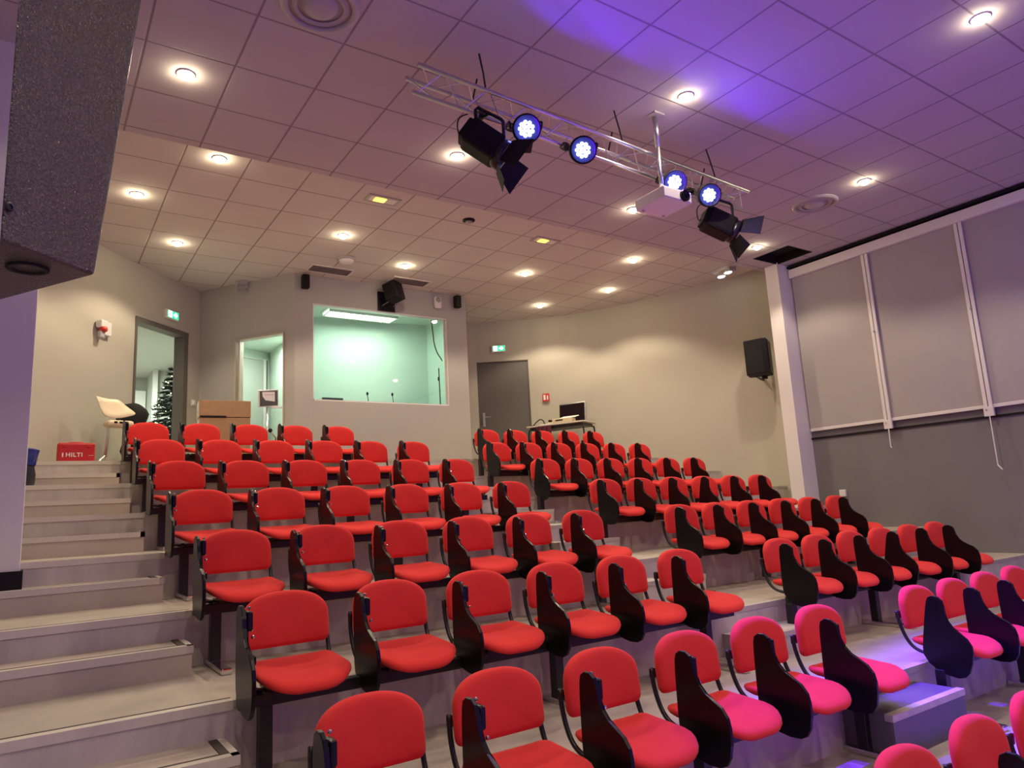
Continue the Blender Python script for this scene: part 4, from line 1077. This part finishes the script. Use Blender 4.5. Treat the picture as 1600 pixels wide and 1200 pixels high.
obj('loop', tube(NB(), smooth_path([(-0.12, -0.06, 0.014), (-0.07, 0, 0.09), (0.0, 0.02, 0.13), (0.06, 0.02, 0.09), (0.09, 0.0, 0.016), (0.11, -0.03, 0.014)], 6), 0.010, 8), M_['black_matt'], t, True)
bm = NB()
for k in range(5): box(bm, (-0.15 + 0.03 * k, -0.10, 0.012), (0.02, 0.035, 0.022), None, 0.003)
obj('plug', bm, M_['black_matt'], t)
t = thing('paper_stack', 'loose white papers lying on the side table', 'papers', tuple(tp(-0.17, -0.17, 0.69)), rz + 0.05)
obj('sheets', box(NB(), (0, 0, 0.006), (0.26, 0.10, 0.010)), M_['paper'], t)
t = thing('hanging_cloth', 'dark burgundy cloth hanging down from the side table edge', 'cloth', tuple(tp(-0.20, -0.275, 0.0)), rz)
bm = NB(); n = 12; A_ = []; B_ = []
for k in range(n + 1):
    x = -0.14 + 0.28 * k / n; y = 0.018 * math.sin(k * 1.7)
    A_.append((x, y)); B_.append((x, y - 0.012))
prism(bm, A_ + B_[::-1], lambda u, v, t_: Vector((u, v, t_)), 0.10, 0.66); obj('drape', bm, M_['burgundy'], t)

# small white thing at the foot of the column
t = thing('wall_socket', 'small white box on the dark wall beside the column foot', 'socket', (XR - 0.02, 5.60, -0.01))
obj('casing', box(NB(), (0, 0, 0), (0.04, 0.09, 0.09), None, 0.008), M_['white'], t)

# ------------------------------------------------------------------ inside the control booth
t = thing('booth_light', 'long fluorescent ceiling fitting glowing inside the control booth', 'ceiling light', (4.23, 10.36, 3.20))
obj('housing', box(NB(), (0, 0, -0.012), (1.20, 0.36, 0.024)), M_['white'], t)
obj('tube_panel', box(NB(), (0, 0, -0.030), (1.12, 0.30, 0.012)), M_['fluo'], t)
bm = NB()
for k in range(24): box(bm, (-0.55 + 0.048 * k, 0, -0.050), (0.006, 0.30, 0.028))
for s in (-1, 1): box(bm, (0, s * 0.155, -0.045), (1.14, 0.008, 0.04))
obj('louvre', bm, M_['white'], t)
light('booth_glow', 'AREA', t, (0, -0.22, -0.10), 12, MINT, (0, 0, -1), shape='RECTANGLE', size=1.1, size_y=0.3)
light('vestibule_light', 'AREA', None, (2.85, 10.75, 2.70), 9, MINT, (0, 0, -1), size=0.35)
t = thing('booth_desk', 'narrow control desk just inside the booth window', 'desk', (4.36, 10.18, ZL))
obj('desk_top', box(NB(), (-0.08, 0, 0.86), (2.0, 0.50, 0.03)), M_['table'], t)
for s in (-1, 1): obj('leg', box(NB(), (s * 0.95 - 0.08, 0, 0.4225), (0.05, 0.45, 0.845)), M_['white'], t)
for x, z, lb in ((4.19, 1.845, 'left gooseneck microphone standing inside the booth window'), (4.60, 1.850, 'right gooseneck microphone standing inside the booth window')):
    t = thing('gooseneck_microphone', lb, 'microphone', (x, 10.05, ZL + 0.875), 0, 'gooseneck microphones in the booth')
    h = z - (ZL + 0.875)
    bm = NB(); lathe(bm, [(0.045, 0), (0.045, 0.02), (0.02, 0.03)], seg=14); obj('base', bm, M_['black_matt'], t)
    obj('neck', tube(NB(), smooth_path([(0, 0, 0.02), (0.01, 0, h * 0.5), (-0.005, 0, h)], 4), 0.005, 6), M_['black_matt'], t)
    bm = NB(); sphere(bm, (-0.005, 0, h + 0.012), 0.018, 10, 8, (1, 1, 1.5)); obj('capsule', bm, M_['black_matt'], t, True)
t = thing('laptop', 'dark laptop at the lower left of the booth window', 'laptop', (3.64, 10.06, ZL + 0.875))
obj('base', box(NB(), (0, 0.06, 0.01), (0.32, 0.22, 0.018), None, 0.004), M_['black_matt'], t)
obj('lid', box(NB(), (0, 0.0, 0.085), (0.32, 0.012, 0.15), Matrix.Rotation(0.2, 3, 'X'), 0.003), M_['screen'], t)
t = thing('mixing_desk', 'low pale mixing desk with dark knobs between the booth microphones', 'mixer', (4.42, 10.12, ZL + 0.875))
obj('panel', box(NB(), (0, 0.0, 0.03), (0.30, 0.24, 0.06), None, 0.008), M_['white'], t)
bm = NB()
for k in range(6): lathe(bm, [(0.012, 0.06), (0.010, 0.08)], (-0.12 + 0.048 * k, -0.06, 0), seg=8)
obj('knob', bm, M_['black_matt'], t)
t = thing('booth_pole', 'thin dark stand with a small clip near the booth window right edge', 'stand', (5.40, 9.97, ZL))
obj('pole', tube(NB(), [(0, 0, 0), (-0.02, 0, 1.58)], 0.009, 8), M_['black_metal'], t)
obj('clip', box(NB(), (-0.035, -0.01, 1.40), (0.02, 0.03, 0.06), None, 0.006), M_['black_matt'], t)
bm = NB(); lathe(bm, [(0.12, 0), (0.12, 0.012), (0.02, 0.02)], seg=16); obj('base', bm, M_['black_metal'], t)
t = thing('booth_cable', 'dark cable hanging down inside the booth window top right', 'cable', (5.30, 9.98, 2.3))
obj('cable', tube(NB(), smooth_path([(-0.015, 0.02, 0.90), (0.0, 0, 0.62), (0.02, 0, 0.42), (0.07, 0, 0.27), (0.16, 0, 0.14)], 6), 0.009, 8), M_['black_matt'], t, True)
